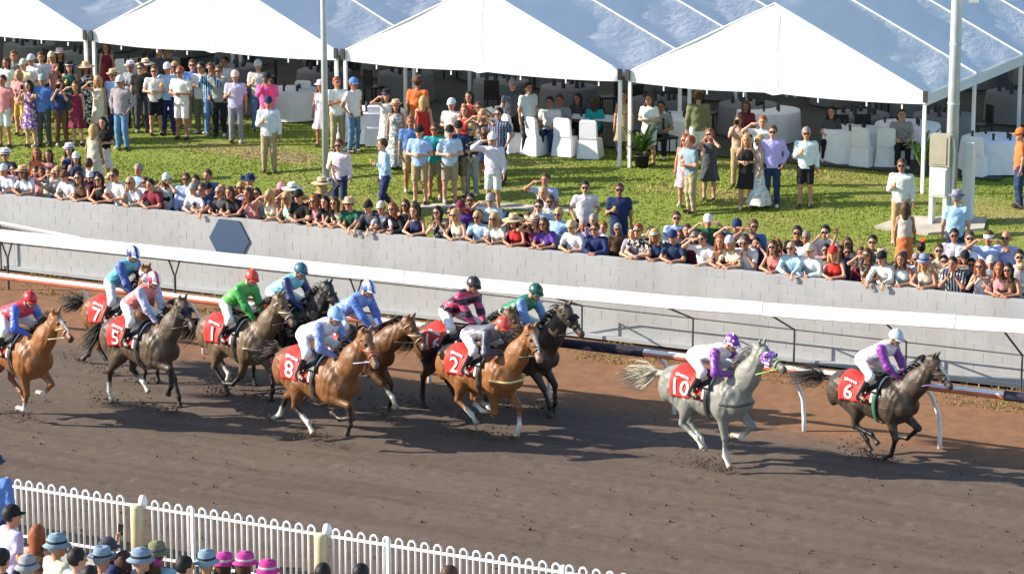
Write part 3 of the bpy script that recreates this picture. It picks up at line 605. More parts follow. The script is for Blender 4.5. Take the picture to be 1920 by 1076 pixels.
# deeper rows of tables and dark chairs under the marquees
_k = 0
for ti in range(1, 5):
    mq = {1: 'the marquee at the left edge', 2: 'the marquee left of the thin pole', 3: 'the middle marquee', 4: 'the right marquee'}[ti]
    for row in range(3):
        for col in range(3):
            _k += 1; x = XC[ti]+1.3+2.5*col+0.3*math.sin(_k*3.1); y = TY+5.5+4.5*row+0.5*math.sin(_k*1.7); wh = ('front', 'middle', 'back')[row]+' row '+('left', 'centre', 'right')[col]
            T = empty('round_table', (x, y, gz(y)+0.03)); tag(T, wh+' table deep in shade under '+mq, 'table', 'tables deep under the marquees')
            link('tablecloth', DEEP[0], 'linen_shaded', T); stuff(link('table_setting', DEEP[1], 'cable_dark', T))
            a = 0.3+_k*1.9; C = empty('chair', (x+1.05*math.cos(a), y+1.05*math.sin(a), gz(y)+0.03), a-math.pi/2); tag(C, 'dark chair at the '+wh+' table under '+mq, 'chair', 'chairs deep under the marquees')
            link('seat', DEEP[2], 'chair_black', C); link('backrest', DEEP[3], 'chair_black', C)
# ================================================================== HORSES AND JOCKEYS
COAT = dict(bay=((0.125, 0.050, 0.018), (0.19, 0.085, 0.032), (0.012, 0.010, 0.009)), brightbay=((0.18, 0.075, 0.026), (0.27, 0.13, 0.05), (0.014, 0.011, 0.009)), chestnut=((0.24, 0.092, 0.027), (0.33, 0.16, 0.06), (0.20, 0.075, 0.022)),
    dark=((0.085, 0.057, 0.038), (0.12, 0.085, 0.055), (0.013, 0.011, 0.010)), brown=((0.060, 0.040, 0.028), (0.085, 0.06, 0.045), (0.010, 0.009, 0.009)), black=((0.016, 0.014, 0.013), (0.03, 0.024, 0.02), (0.008, 0.008, 0.008)),
    grey=((0.22, 0.217, 0.195), (0.29, 0.277, 0.24), (0.15, 0.15, 0.15)), tan=((0.13, 0.085, 0.05), (0.22, 0.15, 0.095), (0.013, 0.011, 0.01)))
def fk(p, chain):
    pts = [np.array(p, float)]
    for L, a, dy in chain: a = math.radians(a); pts.append(pts[-1]+np.array([math.sin(a)*L, dy, -math.cos(a)*L]))
    return pts
def horse_sdf(cfg):
    base, belly, point = COAT[cfg['coat']]; H = Sdf(0.09); T = Sdf(0.09)
    for S in (H, T):
        S.ell((0.38, 0, 1.17), (0.40, 0.265, 0.39), base); S.ell((0.02, 0, 1.165), (0.58, 0.27, 0.335), base); S.ell((-0.55, 0, 1.28), (0.42, 0.255, 0.29), base)
        S.ell((0.14, 0, 0.97), (0.38, 0.19, 0.16), belly); S.cone((0.40, 0, 1.47), (-0.12, 0, 1.43), 0.085, 0.08, base)
        S.ell((-0.80, 0, 1.24), (0.17, 0.20, 0.21), base)
    for s in (-1, 1):   # shoulder, triceps, flank and croup muscles
        H.cone((0.42, s*0.15, 1.40), (0.60, s*0.165, 1.13), 0.085, 0.10, base, k=0.03); H.ell((0.30, s*0.20, 1.08), (0.15, 0.075, 0.13), base, k=0.03); H.ell((-0.58, s*0.19, 1.36), (0.22, 0.09, 0.13), base, k=0.035); H.ell((-0.80, s*0.15, 1.12), (0.11, 0.09, 0.20), base, k=0.03); H.ell((0.66, s*0.125, 1.13), (0.13, 0.125, 0.17), base, k=0.03)
    # neck and head
    na, ha, hy = math.radians(cfg.get('neck', 44)+15), math.radians(cfg.get('head', -38)+cfg.get('hoff', 4)), math.radians(cfg.get('hyaw', 0))
    nb = np.array([0.60, 0, 1.30]); nl = 0.90; poll = nb+nl*np.array([math.cos(na), 0, math.sin(na)]); up = np.array([-math.sin(na), 0, math.cos(na)])
    mid = nb+0.42*nl*np.array([math.cos(na), 0, math.sin(na)])-up*0.01
    H.cone((0.50, 0, 1.24), mid, 0.285, 0.20, base, (0, 1, 0), 0.72); H.cone(mid, poll-up*0.05, 0.20, 0.125, base, (0, 1, 0), 0.68, k=0.12)
    hd = np.array([math.cos(ha)*math.cos(hy), math.sin(hy), math.sin(ha)]); hs = unit(np.cross(hd, (0, 0, 1))); hu = np.cross(hs, hd); 
    if hu[2] < 0: hu = -hu
    def hp(a, b, c=0): return poll+hd*a+hu*b+hs*c
    H.cone(hp(-0.03, -0.03), hp(0.26, -0.04), 0.105, 0.085, base, hs, 0.80, k=0.05); H.cone(hp(0.10, -0.11), hp(0.28, -0.09), 0.085, 0.055, base, hs, 0.75, k=0.05)
    mz = cfg.get('muzzle', tuple(0.5*a+0.5*b for a, b in zip(base, (0.02, 0.018, 0.018))))
    H.cone(hp(0.26, -0.045), hp(0.50, -0.055), 0.080, 0.058, base, hs, 0.72, k=0.05); H.ell(hp(0.53, -0.055), (0.058, 0.05, 0.062), mz, k=0.03); H.cone(hp(0.42, -0.10), hp(0.53, -0.105), 0.035, 0.03, mz, hs, 1.0, k=0.03)
    for s in (-1, 1):
        H.ell(hp(0.19, 0.015, s*0.072), (0.028, 0.022, 0.024), (0.006, 0.005, 0.005), k=0.012); H.ell(hp(0.555, -0.035, s*0.032), (0.016, 0.012, 0.018), (0.01, 0.008, 0.008), k=0.01)
        H.cone(hp(0.0, 0.06, s*0.055), hp(-0.03, 0.14, s*0.068), 0.028, 0.024, base, k=0.03); H.cone(hp(-0.03, 0.14, s*0.068), hp(-0.02, 0.225, s*0.062), 0.024, 0.007, base, k=0.02)
    if cfg.get('blaze'): H.cone(hp(0.12, 0.062), hp(0.42, 0.022), 0.022, 0.018, (0.75, 0.72, 0.68), hs, 0.8, k=0.02)
    hooves = []; socks = cfg.get('socks', '')
    legs = cfg['legs']  # order: right fore, left fore, right hind, left hind
    for i, lg in enumerate(legs):
        s = -1 if i % 2 == 0 else 1; y = s*0.135
        pc = (0.72, 0.69, 0.62) if str(i) in socks else point; hc = (0.05, 0.04, 0.035) if str(i) not in socks else (0.35, 0.30, 0.22)
        if i < 2:
            a1, a2, a3 = lg; el = np.array([0.37+0.08*math.sin(math.radians(a1)), y*1.05, 0.97]); P = fk(el, [(0.43, a1, -s*0.02), (0.31, a2, -s*0.01), (0.13, a3, 0), (0.075, a3+8, 0)])
            H.cone((0.50, y*0.95, 1.26), el, 0.17, 0.115, base, k=0.10); H.cone(P[0], P[1], 0.105, 0.055, base, k=0.05); H.ell(P[1], (0.052, 0.048, 0.056), point if cfg['coat'] not in ('chestnut', 'grey') else base, k=0.03)
            up_r = (0.042, 0.037)
        else:
            h0, h1, h2, h3 = lg; P = fk((-0.60, y*1.0, 1.24), [(0.36, h0, 0), (0.44, h1, s*0.0), (0.37, h2, -s*0.01), (0.13, h3, 0), (0.075, h3+8, 0)])
            H.cone(P[0], P[1], 0.215, 0.150, base, (0, 1, 0), 0.75, k=0.10); H.cone((-0.78, y, 1.2), P[1]*0.5+P[2]*0.5, 0.13, 0.085, base, k=0.10); H.cone(P[1], P[2], 0.130, 0.055, base, k=0.06)
            d2 = unit(P[1]-P[2]); H.cone(P[2], P[2]+np.array([-0.035, 0, 0.03]), 0.052, 0.030, point if cfg['coat'] not in ('chestnut', 'grey') else base, k=0.03); P = P[1:]; up_r = (0.048, 0.041)
        m_ = P[1]*0.35+P[2]*0.65
        H.cone(P[1], m_, up_r[0], up_r[1], base if cfg['coat'] in ('chestnut', 'grey') else point, k=0.02); H.cone(m_, P[2], up_r[1], up_r[1], pc, k=0.02)
        H.ell(P[2], (0.043, 0.040, 0.043), pc, k=0.02); H.cone(P[2], P[3], 0.035, 0.036, pc, k=0.02); H.cone(P[3], P[4], 0.042, 0.058, hc, k=0.008, clip=[(P[4], unit(P[4]-P[3]))]); hooves.append(P[4]); hooves.append(P[4]+0.055*np.array([1, 0, 0]))
    zmin = min(h[2] for h in hooves); return H, T, dict(poll=poll, nb=nb, up=up, na=na, hp=hp, hd=hd, hs=hs, hu=hu, zmin=zmin, hooves=hooves[::2], base=base, point=point)
def surf(T, xs, ph, off, cz=1.20):
    """points on the trunk: x, angle from up toward the right (-y) side"""
    xs = np.asarray(xs, float); ph = np.asarray(ph, float); d = np.stack([xs*0, -np.sin(ph), np.cos(ph)], -1); c = np.stack([xs, xs*0, xs*0+cz], -1)
    lo = np.full(xs.shape, 0.05); hi = np.full(xs.shape, 0.75)
    for _ in range(18):
        m = (lo+hi)/2; v = T.ev(c+d*m[..., None]) < off; lo = np.where(v, m, lo); hi = np.where(v, hi, m)
    return c+d*lo[..., None]
def grid_obj(name, P, mat, parent, **kw):
    n, m, _ = P.shape; i = np.arange(n*m).reshape(n, m); F = np.stack([i[:-1, :-1], i[1:, :-1], i[1:, 1:], i[:-1, 1:]], -1).reshape(-1, 4)
    o = link(name, new_mesh(name, P.reshape(-1, 3), F), mat, parent, **kw); md = o.modifiers.new('thick', 'SOLIDIFY'); md.thickness = 0.008; md.offset = 0; return o
def strands(name, roots, mat, parent, color, r0=0.012):
    V = []; F = []
    for pts in roots:
        n = len(V); K = len(pts); sd = unit(np.cross(pts[-1]-pts[0], RNG.normal(size=3)))
        for i, p in enumerate(pts):
            w = r0*(1-0.85*i/(K-1)); V += [p-sd*w, p+sd*w]
        for i in range(K-1): F.append((n+2*i, n+2*i+1, n+2*i+3, n+2*i+2))
    o = link(name, new_mesh(name, V, F), mat, parent, color=color); return o
def text_mesh(s, size):
    cu = bpy.data.curves.new('num', 'FONT'); cu.body = s; cu.size = size; cu.align_x = 'CENTER'; cu.align_y = 'CENTER'; cu.offset = 0.004; cu.resolution_u = 4
    o = bpy.data.objects.new('num', cu); COL.objects.link(o); dg = bpy.context.evaluated_depsgraph_get(); me = bpy.data.meshes.new_from_object(o.evaluated_get(dg)); bpy.data.objects.remove(o)
    bm = bmesh.new(); bm.from_mesh(me); bmesh.ops.triangulate(bm, faces=bm.faces)
    for _ in range(2): bmesh.ops.subdivide_edges(bm, edges=[e for e in bm.edges if e.calc_length() > 0.035], cuts=1, use_grid_fill=False); bmesh.ops.triangulate(bm, faces=bm.faces)
    bm.to_mesh(me); bm.free(); return me
def squiggle_pts(seed, w=0.20):
    r = random.Random(seed); pts = []; n = 40
    for i in range(n+1):
        t = i/n; pts.append((-w/2+w*t+0.008*math.sin(t*60), 0.022*math.sin(t*38+r.random()*0.2)*(1.3 if i < 6 else 1.0)))
    return pts
def bent(cfg): return cfg
def make_horse(cfg):
    H, T, J = horse_sdf(cfg); gx, gy = cfg['at']; g = onz(gx, gy, 0.0); lift = cfg.get('lift', 0.0)
    root = empty('racehorse', (g[0], g[1], 0), math.radians(cfg.get('yaw', -16)), cfg.get('scale', 1.10)); tag(root, cfg['label'], 'horse', 'racehorses galloping in the race')
    dz = -J['zmin']+lift; hz = np.array([0, 0, dz]); V, F = H.mesh(0.0195); C = H.colors(V); V = muscle(V)
    body = link('body', new_mesh('body', V+hz, F, True, C), 'coat', root)
    point = J['point'] if cfg['coat'] != 'chestnut' else (0.26, 0.10, 0.03); mane_c = cfg.get('mane', point)
    hp, hs, hu, hd, up = J['hp'], J['hs'], J['hu'], J['hd'], J['up']; r = np.random.default_rng(hash(cfg['num']) % 99 if False else int(gx))
    # mane
    R = []
    for i in range(150):
        t = r.random(); p = J['nb']*(1-t)+J['poll']*t+up*(0.21-0.115*t)+np.array([-0.02-0.10*(1-t), 0, 0]); b = np.array([-0.10-0.10*r.random(), r.choice([-1, 1], p=[.7, .3])*(0.04+0.06*r.random()), 0.015+0.05*r.random()])
        R.append([p-up*0.03+hz, p+b*0.45+up*0.01+hz, p+b+np.array([-0.02, b[1]*0.3, -0.08])+hz])
    stuff(strands('mane', R, 'hair', root, mane_c, 0.013))
    # tail streaming behind
    R = []; tb = np.array([-0.93, 0, 1.36]); td = cfg.get('tail', (-0.75, 0.0, -0.12)); tc = cfg.get('tailc', point)
    for i in range(240):
        sp = r.normal(0, 1, 3)*np.array([0.05, 0.045, 0.045]); L = 0.75+0.35*r.random(); e = tb+np.array(td)*L+sp*1.6
        q = [tb+r.normal(0, 0.015, 3), tb+np.array([-0.12, 0, 0.0])+sp*0.25+np.array([td[0], td[1], 0])*0.12, tb*0.55+e*0.45+np.array([0, 0, 0.05])+sp*0.7, tb*0.25+e*0.75+sp, e+np.array([-0.04, 0, r.normal(0, 0.05)])]
        R.append([k+hz for k in q])
    tl = MB().tube([tuple(tb+np.array([0.08, 0, -0.03])+hz), tuple(tb+np.array([-0.1, 0, -0.01])+hz), tuple(tb+np.array(td)*0.35+hz)], [0.05, 0.045, 0.02], 8).obj('tail_dock', 'hair', root, True, color=tc)
    stuff(strands('tail', R, 'hair', root, tc, 0.009))
    # bridle: noseband, cheek and brow straps, reins
    bc = cfg.get('bridle', (0.03, 0.02, 0.015))
    def ring(a, b, rad, w, name='strap', tilt=0.0):
        pts = []
        for k in range(17):
            an = 2*math.pi*k/16; pts.append(tuple(hp(a+tilt*math.cos(an), b+rad*math.cos(an), rad*w*math.sin(an))+hz))
        MB().tube(pts, 0.0095, 5, False).obj(name, 'leather', root, True, color=bc)
    ring(0.38, -0.05, 0.082, 0.76, 'noseband'); ring(0.06, -0.05, 0.125, 0.78, 'browband', 0.03); ring(0.24, -0.062, 0.098, 0.78, 'cheek_strap', 0.10)
    # hood with blinker cups
    if cfg.get('hood'):
        Hd = Sdf(0.05); e = 0.014
        Hd.cone(hp(-0.03, -0.03), hp(0.26, -0.04), 0.105+e, 0.085+e, side=hs, w=0.80); Hd.cone(hp(0.10, -0.11), hp(0.28, -0.09), 0.085+e, 0.055+e, side=hs, w=0.75); Hd.cone(hp(0.24, -0.045), hp(0.33, -0.05), 0.085+e, 0.075+e, side=hs, w=0.74)
        for s in (-1, 1): Hd.ell(hp(0.19, 0.01, s*0.082), (0.055, 0.05, 0.05), k=0.02)
        V2, F2 = Hd.mesh(0.015, clip=[(hp(0.30, 0), hd), (hp(-0.04, 0), -hd)]); hb = link('hood', new_mesh('hood', V2+hz, F2), cfg.get('hoodm', 'cloth'), root, color=cfg['hood'])
        for s in (-1, 1):
            c = hp(0.225, 0.01, s*0.125)+hz; MB().lathe([(0.0, 0.0), (0.022, 0.004), (0.028, 0.012)], 10).obj('eye_opening', 'lens', hb, True, loc=tuple(c), rot=Vector(hs*s).to_track_quat('Z', 'Y').to_euler())
    # saddle cloth with number, saddle, girth, breastplate
    n1, n2 = 22, 36; xs = np.linspace(-0.58, 0.13, n1); tt = np.linspace(-1, 1, n2); Xg, Tg = np.meshgrid(xs, tt, indexing='ij'); dep = 1.82+0.08*np.clip((0.0-Xg)/0.5, 0, 1)
    P = surf(H, Xg, Tg*dep, 0.016+0.004*np.sin(Xg*40)*np.abs(Tg)); sc = grid_obj('saddle_cloth', P+hz, 'cloth_red', root)
    if cfg['num']:
        me = text_mesh(cfg['num'], 0.39); co = np.array([v.co[:] for v in me.vertices]); Rr = 0.34; pt = surf(H, -0.39+co[:, 0]*0.90, 1.38-co[:, 1]/Rr, 0.032)+hz
        me.vertices.foreach_set('co', pt.astype(np.float32).ravel()); me.update(); link('number', me, 'white_print', sc)
        sq = np.array(squiggle_pts(int(gx))); pt = surf(H, -0.38+sq[:, 0]*1.1, 0.74-sq[:, 1]/Rr, 0.030)+hz
        MB().tube([tuple(p) for p in pt], 0.012, 5, False).obj('word_mark', 'white_print', sc, True)
    Xg, Tg = np.meshgrid(np.linspace(0.07, 0.19, 5), np.linspace(-1.7, 1.7, 30), indexing='ij'); P = surf(H, Xg+0.05*(1-np.abs(Tg)/1.75), Tg, 0.028); grid_obj('saddle_pad', P+hz, cfg.get('padm', 'pad_white'), root)
    Xg, Tg = np.meshgrid(np.linspace(-0.16, 0.17, 8), np.linspace(-1.15, 1.15, 20), indexing='ij'); P = surf(H, Xg+0.08*(np.abs(Tg)/1.15)**2, Tg, 0.045); P[..., 2] += 0.03*(np.abs(Xg)/0.17)**2*(np.abs(Tg) < 0.5); grid_obj('saddle', P+hz, 'saddle_black', root)
    Xg, Tg = np.meshgrid(np.linspace(0.12, 0.20, 3), np.linspace(-math.pi, math.pi, 40), indexing='ij'); P = surf(T, Xg, Tg, 0.034); grid_obj('girth', P+hz, 'leather', root, color=cfg.get('girth', (0.05, 0.05, 0.05)))
    if cfg.get('breast'):
        pts = []
        for k in range(25):
            a = math.radians(-100+200*k/24); c = np.array([0.50, 0, 1.16]); d = np.array([math.cos(a), math.sin(a), -0.05]); lo, hi = 0.05, 0.8
            for _ in range(16):
                mm = (lo+hi)/2
                if H.ev((c+d*mm)[None])[0] < 0.006: lo = mm
                else: hi = mm
            pts.append(tuple(c+d*lo+hz))
        MB().tube(pts, 0.020, 6, False).obj('breastplate', 'leather', root, True, color=cfg['breast'])
    ya = math.radians(cfg.get('yaw', -16)); HOOVES.append([np.array([g[0]+1.1*(h[0]*math.cos(ya)-h[1]*math.sin(ya)), g[1]+1.1*(h[0]*math.sin(ya)+h[1]*math.cos(ya)), 1.1*(h[2]+dz)]) for h in J['hooves']]); J['dz'] = dz; J['T'] = T; J['root'] = root; make_jockey(cfg, J)
    bit = [hp(0.44, -0.09, s*0.055)+hz for s in (-1, 1)]
    for s, bt, hnd in zip((-1, 1), bit, J['hands']):
        md = (bt+hnd)/2+np.array([0, s*0.10, -0.03]); MB().tube([tuple(bt), tuple(md), tuple(hnd)], 0.009, 5).obj('rein', 'leather', root, True, color=cfg.get('rein', (0.05, 0.03, 0.02)))
    return root
HAND = {}
def hand_mesh(kind):
    if kind in HAND: return HAND[kind]
    S = Sdf(0.012); S.cone((0, 0, -0.02), (0, 0, 0.03), 0.022, 0.024, side=(1, 0, 0), w=1.2); S.cone((0, 0, 0.03), (0, 0, 0.085), 0.015, 0.014, side=(1, 0, 0), w=2.6)
    for i, (x, L) in enumerate(((-0.031, 0.055), (-0.011, 0.068), (0.010, 0.072), (0.031, 0.062))):
        c = {'relax': (0.5, 1.1), 'grip': (1.4, 2.9), 'flat': (0.08, 0.15)}[kind]; p0 = np.array([x, 0, 0.09]); d1 = np.array([x*0.6, math.sin(c[0]), math.cos(c[0])]); d2 = np.array([x*0.3, math.sin(c[1]), math.cos(c[1])])
        p1 = p0+d1*L*0.55; S.cone(p0, p1, 0.0095, 0.009, k=0.006); S.cone(p1, p1+d2*L*0.5, 0.009, 0.0075, k=0.006)
    if kind == 'grip': S.cone((0.034, 0.005, 0.03), (0.045, 0.035, 0.065), 0.013, 0.011, k=0.008); S.cone((0.045, 0.035, 0.065), (0.022, 0.055, 0.08), 0.011, 0.009, k=0.006)
    else: S.cone((0.034, 0.003, 0.025), (0.062, 0.012, 0.06), 0.013, 0.011, k=0.008); S.cone((0.062, 0.012, 0.06), (0.068, 0.02, 0.092), 0.011, 0.008, k=0.006)
    HAND[kind] = S.mesh(0.0085); return HAND[kind]
def add_hand(V, F, C, wrist, direction, kind, mirror, palm=(0, 0, -1), col=(1, 1, 1)):
    hV, hF = hand_mesh(kind); z = unit(direction); y = np.array(palm, float); y = unit(y-z*(y@z)) if abs(unit(y)@z) < 0.95 else unit(np.cross(z, (1, 0.2, 0))); x = np.cross(y, z)
    if mirror: x = -x
    Pn = np.array(wrist)+hV[:, :1]*x+hV[:, 1:2]*y+hV[:, 2:3]*z; Fn = hF if not mirror else hF[:, ::-1]
    return np.concatenate([V, Pn]), np.concatenate([F, Fn+len(V)]), np.concatenate([C, np.tile(np.array(col), (len(Pn), 1))])
def head_prims(S, c, fwd, up, sc=1.0):
    fwd = unit(fwd); up = unit(np.array(up)-fwd*(np.array(up)@fwd)); sd = np.cross(fwd, up); R = np.stack([sd, fwd, up], 1)
    q = lambda a, b, h: np.array(c)+sc*(sd*a+fwd*b+up*h)
    S.ell(q(0, 0.0, 0.02), (0.077*sc, 0.096*sc, 0.105*sc), rot=R, k=0.03); S.cone(q(0, 0.035, -0.05), q(0, 0.06, -0.085), 0.056*sc, 0.034*sc, k=0.03)
    S.cone(q(0, 0.092, 0.012), q(0, 0.112, -0.022), 0.010*sc, 0.017*sc, (0.95, 0.85, 0.82), k=0.012)
    for s in (-1, 1):
        S.ell(q(s*0.031, 0.083, 0.016), (0.014*sc,)*3, (0.08, 0.06, 0.05), k=0.006); S.cone(q(s*0.018, 0.094, 0.036), q(s*0.046, 0.082, 0.038), 0.007*sc, 0.006*sc, (0.25, 0.18, 0.14), k=0.008)
        S.ell(q(s*0.079, -0.005, 0.0), (0.012*sc, 0.022*sc, 0.030*sc), (0.95, 0.82, 0.78), rot=R, k=0.01)
    S.cone(q(-0.02, 0.088, -0.052), q(0.02, 0.088, -0.052), 0.009*sc, 0.009*sc, (0.75, 0.38, 0.35), k=0.008)
    return q, R
def make_jockey(cfg, J):
    gx_ = cfg['at'][0]; dz = J['dz']; tau = math.radians(cfg.get('torso', 30)*0.72); hx = cfg.get('hipx', -0.30)+0.03; hip = np.array([hx, 0, cfg.get('hipz', 1.84)-0.01+dz]); d = np.array([math.cos(tau), 0, math.sin(tau)]); n = np.array([-math.sin(tau), 0, math.cos(tau)])
    sh = hip+d*0.54; nk = hip+d*0.61+n*0.02; ht = tau*0.5+math.radians(38); hc = nk+0.19*np.array([math.cos(ht), 0, math.sin(ht)]); hf = np.array([math.cos(math.radians(cfg.get('look', -15))), -0.18, math.sin(math.radians(cfg.get('look', -15)))])
    hands = []; S = Sdf(0.05); skin = cfg.get('skin', (0.50, 0.28, 0.19)); J1 = Sdf(0.05); B = Sdf(0.05); KS = []; bodyc, slv = cfg['silk']; white = (0.85, 0.84, 0.82)
    side = (0, 1, 0)
    S.cone(hip, hip+d*0.16, 0.105, 0.10, side=side, w=1.4); S.cone(hip+d*0.16, sh-d*0.05, 0.10, 0.11, side=side, w=1.45); S.cone(sh+[0, -0.12, 0], sh+[0, 0.12, 0], 0.06, 0.06); S.cone(nk-d*0.03, hc-0.04*hf, 0.055, 0.05)
    q, R = head_prims(S, hc, hf, (0, 0, 1), 1.08)
    J1.cone(hip-d*0.02, hip+d*0.18, 0.142, 0.125, bodyc, side, 1.4, clip=[(hip-d*0.03, -d)]); J1.cone(hip+d*0.16, sh-d*0.04, 0.13, 0.148, bodyc, side, 1.42); J1.cone(sh+[0, -0.13, 0], sh+[0, 0.13, 0], 0.078, 0.078, bodyc); J1.cone(nk-d*0.06, nk, 0.065, 0.058, bodyc)
    B.cone(hip-d*0.02, hip+d*0.10, 0.125, 0.112, white, side, 1.42, clip=[(hip+d*0.09, d)])
    V = F = None; grips = []
    for s in (-1, 1):
        s0 = sh+np.array([0, s*0.188, 0]); target = np.array([0.55, s*0.085, 1.60+dz]) + np.array([cfg.get('handx', 0.0), 0, cfg.get('handz', 0.0)]); el, wr = ik(s0, target, 0.33, 0.30, (-0.1, s*0.9, -0.6))
        S.cone(s0, el, 0.048, 0.040); S.cone(el, wr, 0.040, 0.027); J1.cone(s0, el, 0.080, 0.070, slv); J1.cone(el, wr-unit(wr-el)*0.02, 0.068, 0.040, slv, clip=[(wr-unit(wr-el)*0.015, unit(wr-el))]); grips.append((wr, unit(wr-el), s)); hands.append(wr+unit(wr-el)*0.08)
        hj = hip+np.array([0.0, s*0.10, -0.02]); an = np.array([cfg.get('footx', -0.14), s*0.305, 1.245+dz]); kn, an = ik(hj, an, 0.47, 0.45, (1.0, s*0.45, 0.1)); toe = an+np.array([0.15, s*0.02, -0.06])
        S.cone(hj, kn, 0.085, 0.055); S.cone(kn, an, 0.055, 0.036); S.cone(an, toe, 0.034, 0.028)
        B.cone(hj, kn, 0.105, 0.070, white); B.cone(kn, kn*0.70+an*0.30, 0.068, 0.058, white, clip=[(kn*0.74+an*0.26, unit(an-kn))])
        kb = kn*0.86+an*0.14; K = Sdf(0.03); KS.append(K); K.cone(kb, an, 0.060, 0.046, clip=[(kb+unit(an-kb)*0.0, -unit(an-kb))]); K.cone(an, an+[0, 0, -0.045], 0.046, 0.042); K.cone(an+[-0.02, 0, -0.045], toe+[0, 0, -0.005], 0.042, 0.034); J['stir%d' % s] = (an, toe)
    V, F = S.mesh(0.0165); C = S.colors(V, 0.008)
    for wr, dd, s in grips: V, F, C = add_hand(V, F, C, wr, dd, 'grip', s > 0, (0, -s*0.5, -0.8))
    g = J['root']; root = empty('jockey', tuple(g.location), g.rotation_euler.z, g.scale.x); tag(root, cfg['jlabel'], 'person', 'jockeys riding in the race')
    link('body', new_mesh('body', V, F, True, C), 'skin', root, color=skin)
    V, F = J1.mesh(0.0185); link('jacket', new_mesh('jacket', wrinkle(V, 0.006, gx_), F, True, J1.colors(V, 0.004)), cfg.get('silkm', 'silk'), root, color=(1, 1, 1))
    V, F = B.mesh(0.0185); link('breeches', new_mesh('breeches', wrinkle(V, 0.0035, gx_), F), 'silk_white', root)
    for K in KS: V, F = K.mesh(0.0175); link('boot', new_mesh('boot', V, F), 'leather', root, color=(0.018, 0.016, 0.016))
    # helmet with peak and strap
    he = empty('tmp', (0, 0, 0)); bpy.data.objects.remove(he)
    M = Matrix(((R[0, 0], R[0, 1], R[0, 2], hc[0]), (R[1, 0], R[1, 1], R[1, 2], hc[1]), (R[2, 0], R[2, 1], R[2, 2], hc[2]), (0, 0, 0, 1))) @ Matrix.Scale(1.13, 4)
    hb = MB(); prof = [(0.112*math.cos(a), 0.018+0.125*math.sin(a)) for a in np.linspace(-0.12, math.pi/2, 10)]; hb.lathe(prof, 22, sx=0.93, sy=1.15); V3 = []; F3 = []
    for i in range(9):
        a = math.radians(40+100*i/8); e = 0.05*math.sin(math.pi*i/8)
        V3 += [(0.104*math.cos(a), 0.128*math.sin(a), 0.022), (0.106*math.cos(a)*(1+e*2), 0.128*math.sin(a)+e, 0.008)]
    for i in range(8): F3.append((2*i, 2*i+1, 2*i+3, 2*i+2))
    hb.add(V3, F3); ho = hb.obj('helmet', cfg.get('capm', 'cap_plain'), root, True, color=cfg['cap']); ho.matrix_local = M; md = ho.modifiers.new('t', 'SOLIDIFY'); md.thickness = 0.006
    pb = MB().lathe([(0.0, 0.02), (0.018, 0.012), (0.02, 0.0)], 8).obj('pompom', cfg.get('capm', 'cap_plain'), ho, True, color=cfg['cap'], loc=(0, 0, 0.14))
    gg = MB(); gg.tube([(0.088*math.cos(a), 0.106*math.sin(a), 0.015) for a in np.linspace(math.radians(20), math.radians(160), 12)], 0.020, 6); go = gg.obj('goggles', 'lens', root, True); go.matrix_local = M
    st = MB(); st.tube([(-0.084, 0.0, 0.02), (-0.075, 0.025, -0.06), (-0.03, 0.06, -0.115), (0.03, 0.06, -0.115), (0.075, 0.025, -0.06), (0.084, 0.0, 0.02)], 0.008, 5); so = st.obj('chin_strap', 'leather', root, True, color=(0.05, 0.05, 0.05)); so.matrix_local = M
    for s in (-1, 1):
        an, toe = J['stir%d' % s]; c = an*0.45+toe*0.55; y0 = np.array([0.02, s*0.27, 1.42+dz])
        sl = MB().tube([tuple(y0), tuple((y0+c)/2+[0.02, s*0.03, 0]), (c[0], c[1], c[2]+0.10)], 0.009, 5).obj('stirrup_leather', 'leather', g, color=(0.02, 0.02, 0.02))
        MB().tube([(c[0]+0.0, c[1]+0.062*math.cos(a), c[2]+0.03+0.075*math.sin(a)) for a in np.linspace(-0.7, math.pi+0.7, 12)]+[(c[0], c[1]-0.048, c[2]-0.046), (c[0], c[1]+0.048, c[2]-0.046)], 0.007, 5).obj('stirrup_iron', 'galvanised', g)
    J['hands'] = hands
flat('silk_white', (0.80, 0.79, 0.77), 0.55, 0.05, 6, bmp=0.3)
st_ = (0, -4, 28); 
F_ = dict(st=(7, 0, 32), fold=(60, -46, -90), fold2=(34, -76, -115), up=(80, 2, -32), reach=(54, 48, 24), reach2=(38, 24, 6), back=(-22, -50, -85), knee=(4, -88, -122), half=(44, 4, -22), soft=(16, -16, -62), flick=(5, -22, -88))
H_ = dict(st=(24, -42, -6, 18), reach=(56, -20, 58, 38), reach2=(62, -8, 76, 42), push=(-2, -58, -28, -58), fold=(44, -52, 46, -20), under=(48, -26, 46, 24))
def L4(a, b, c, d): return [F_[a], F_[b], H_[c], H_[d]]
R_, G_, B_, W_, K_ = (0.55, 0.03, 0.03), (0.05, 0.33, 0.05), (0.05, 0.10, 0.45), (0.80, 0.80, 0.80), (0.02, 0.02, 0.025)
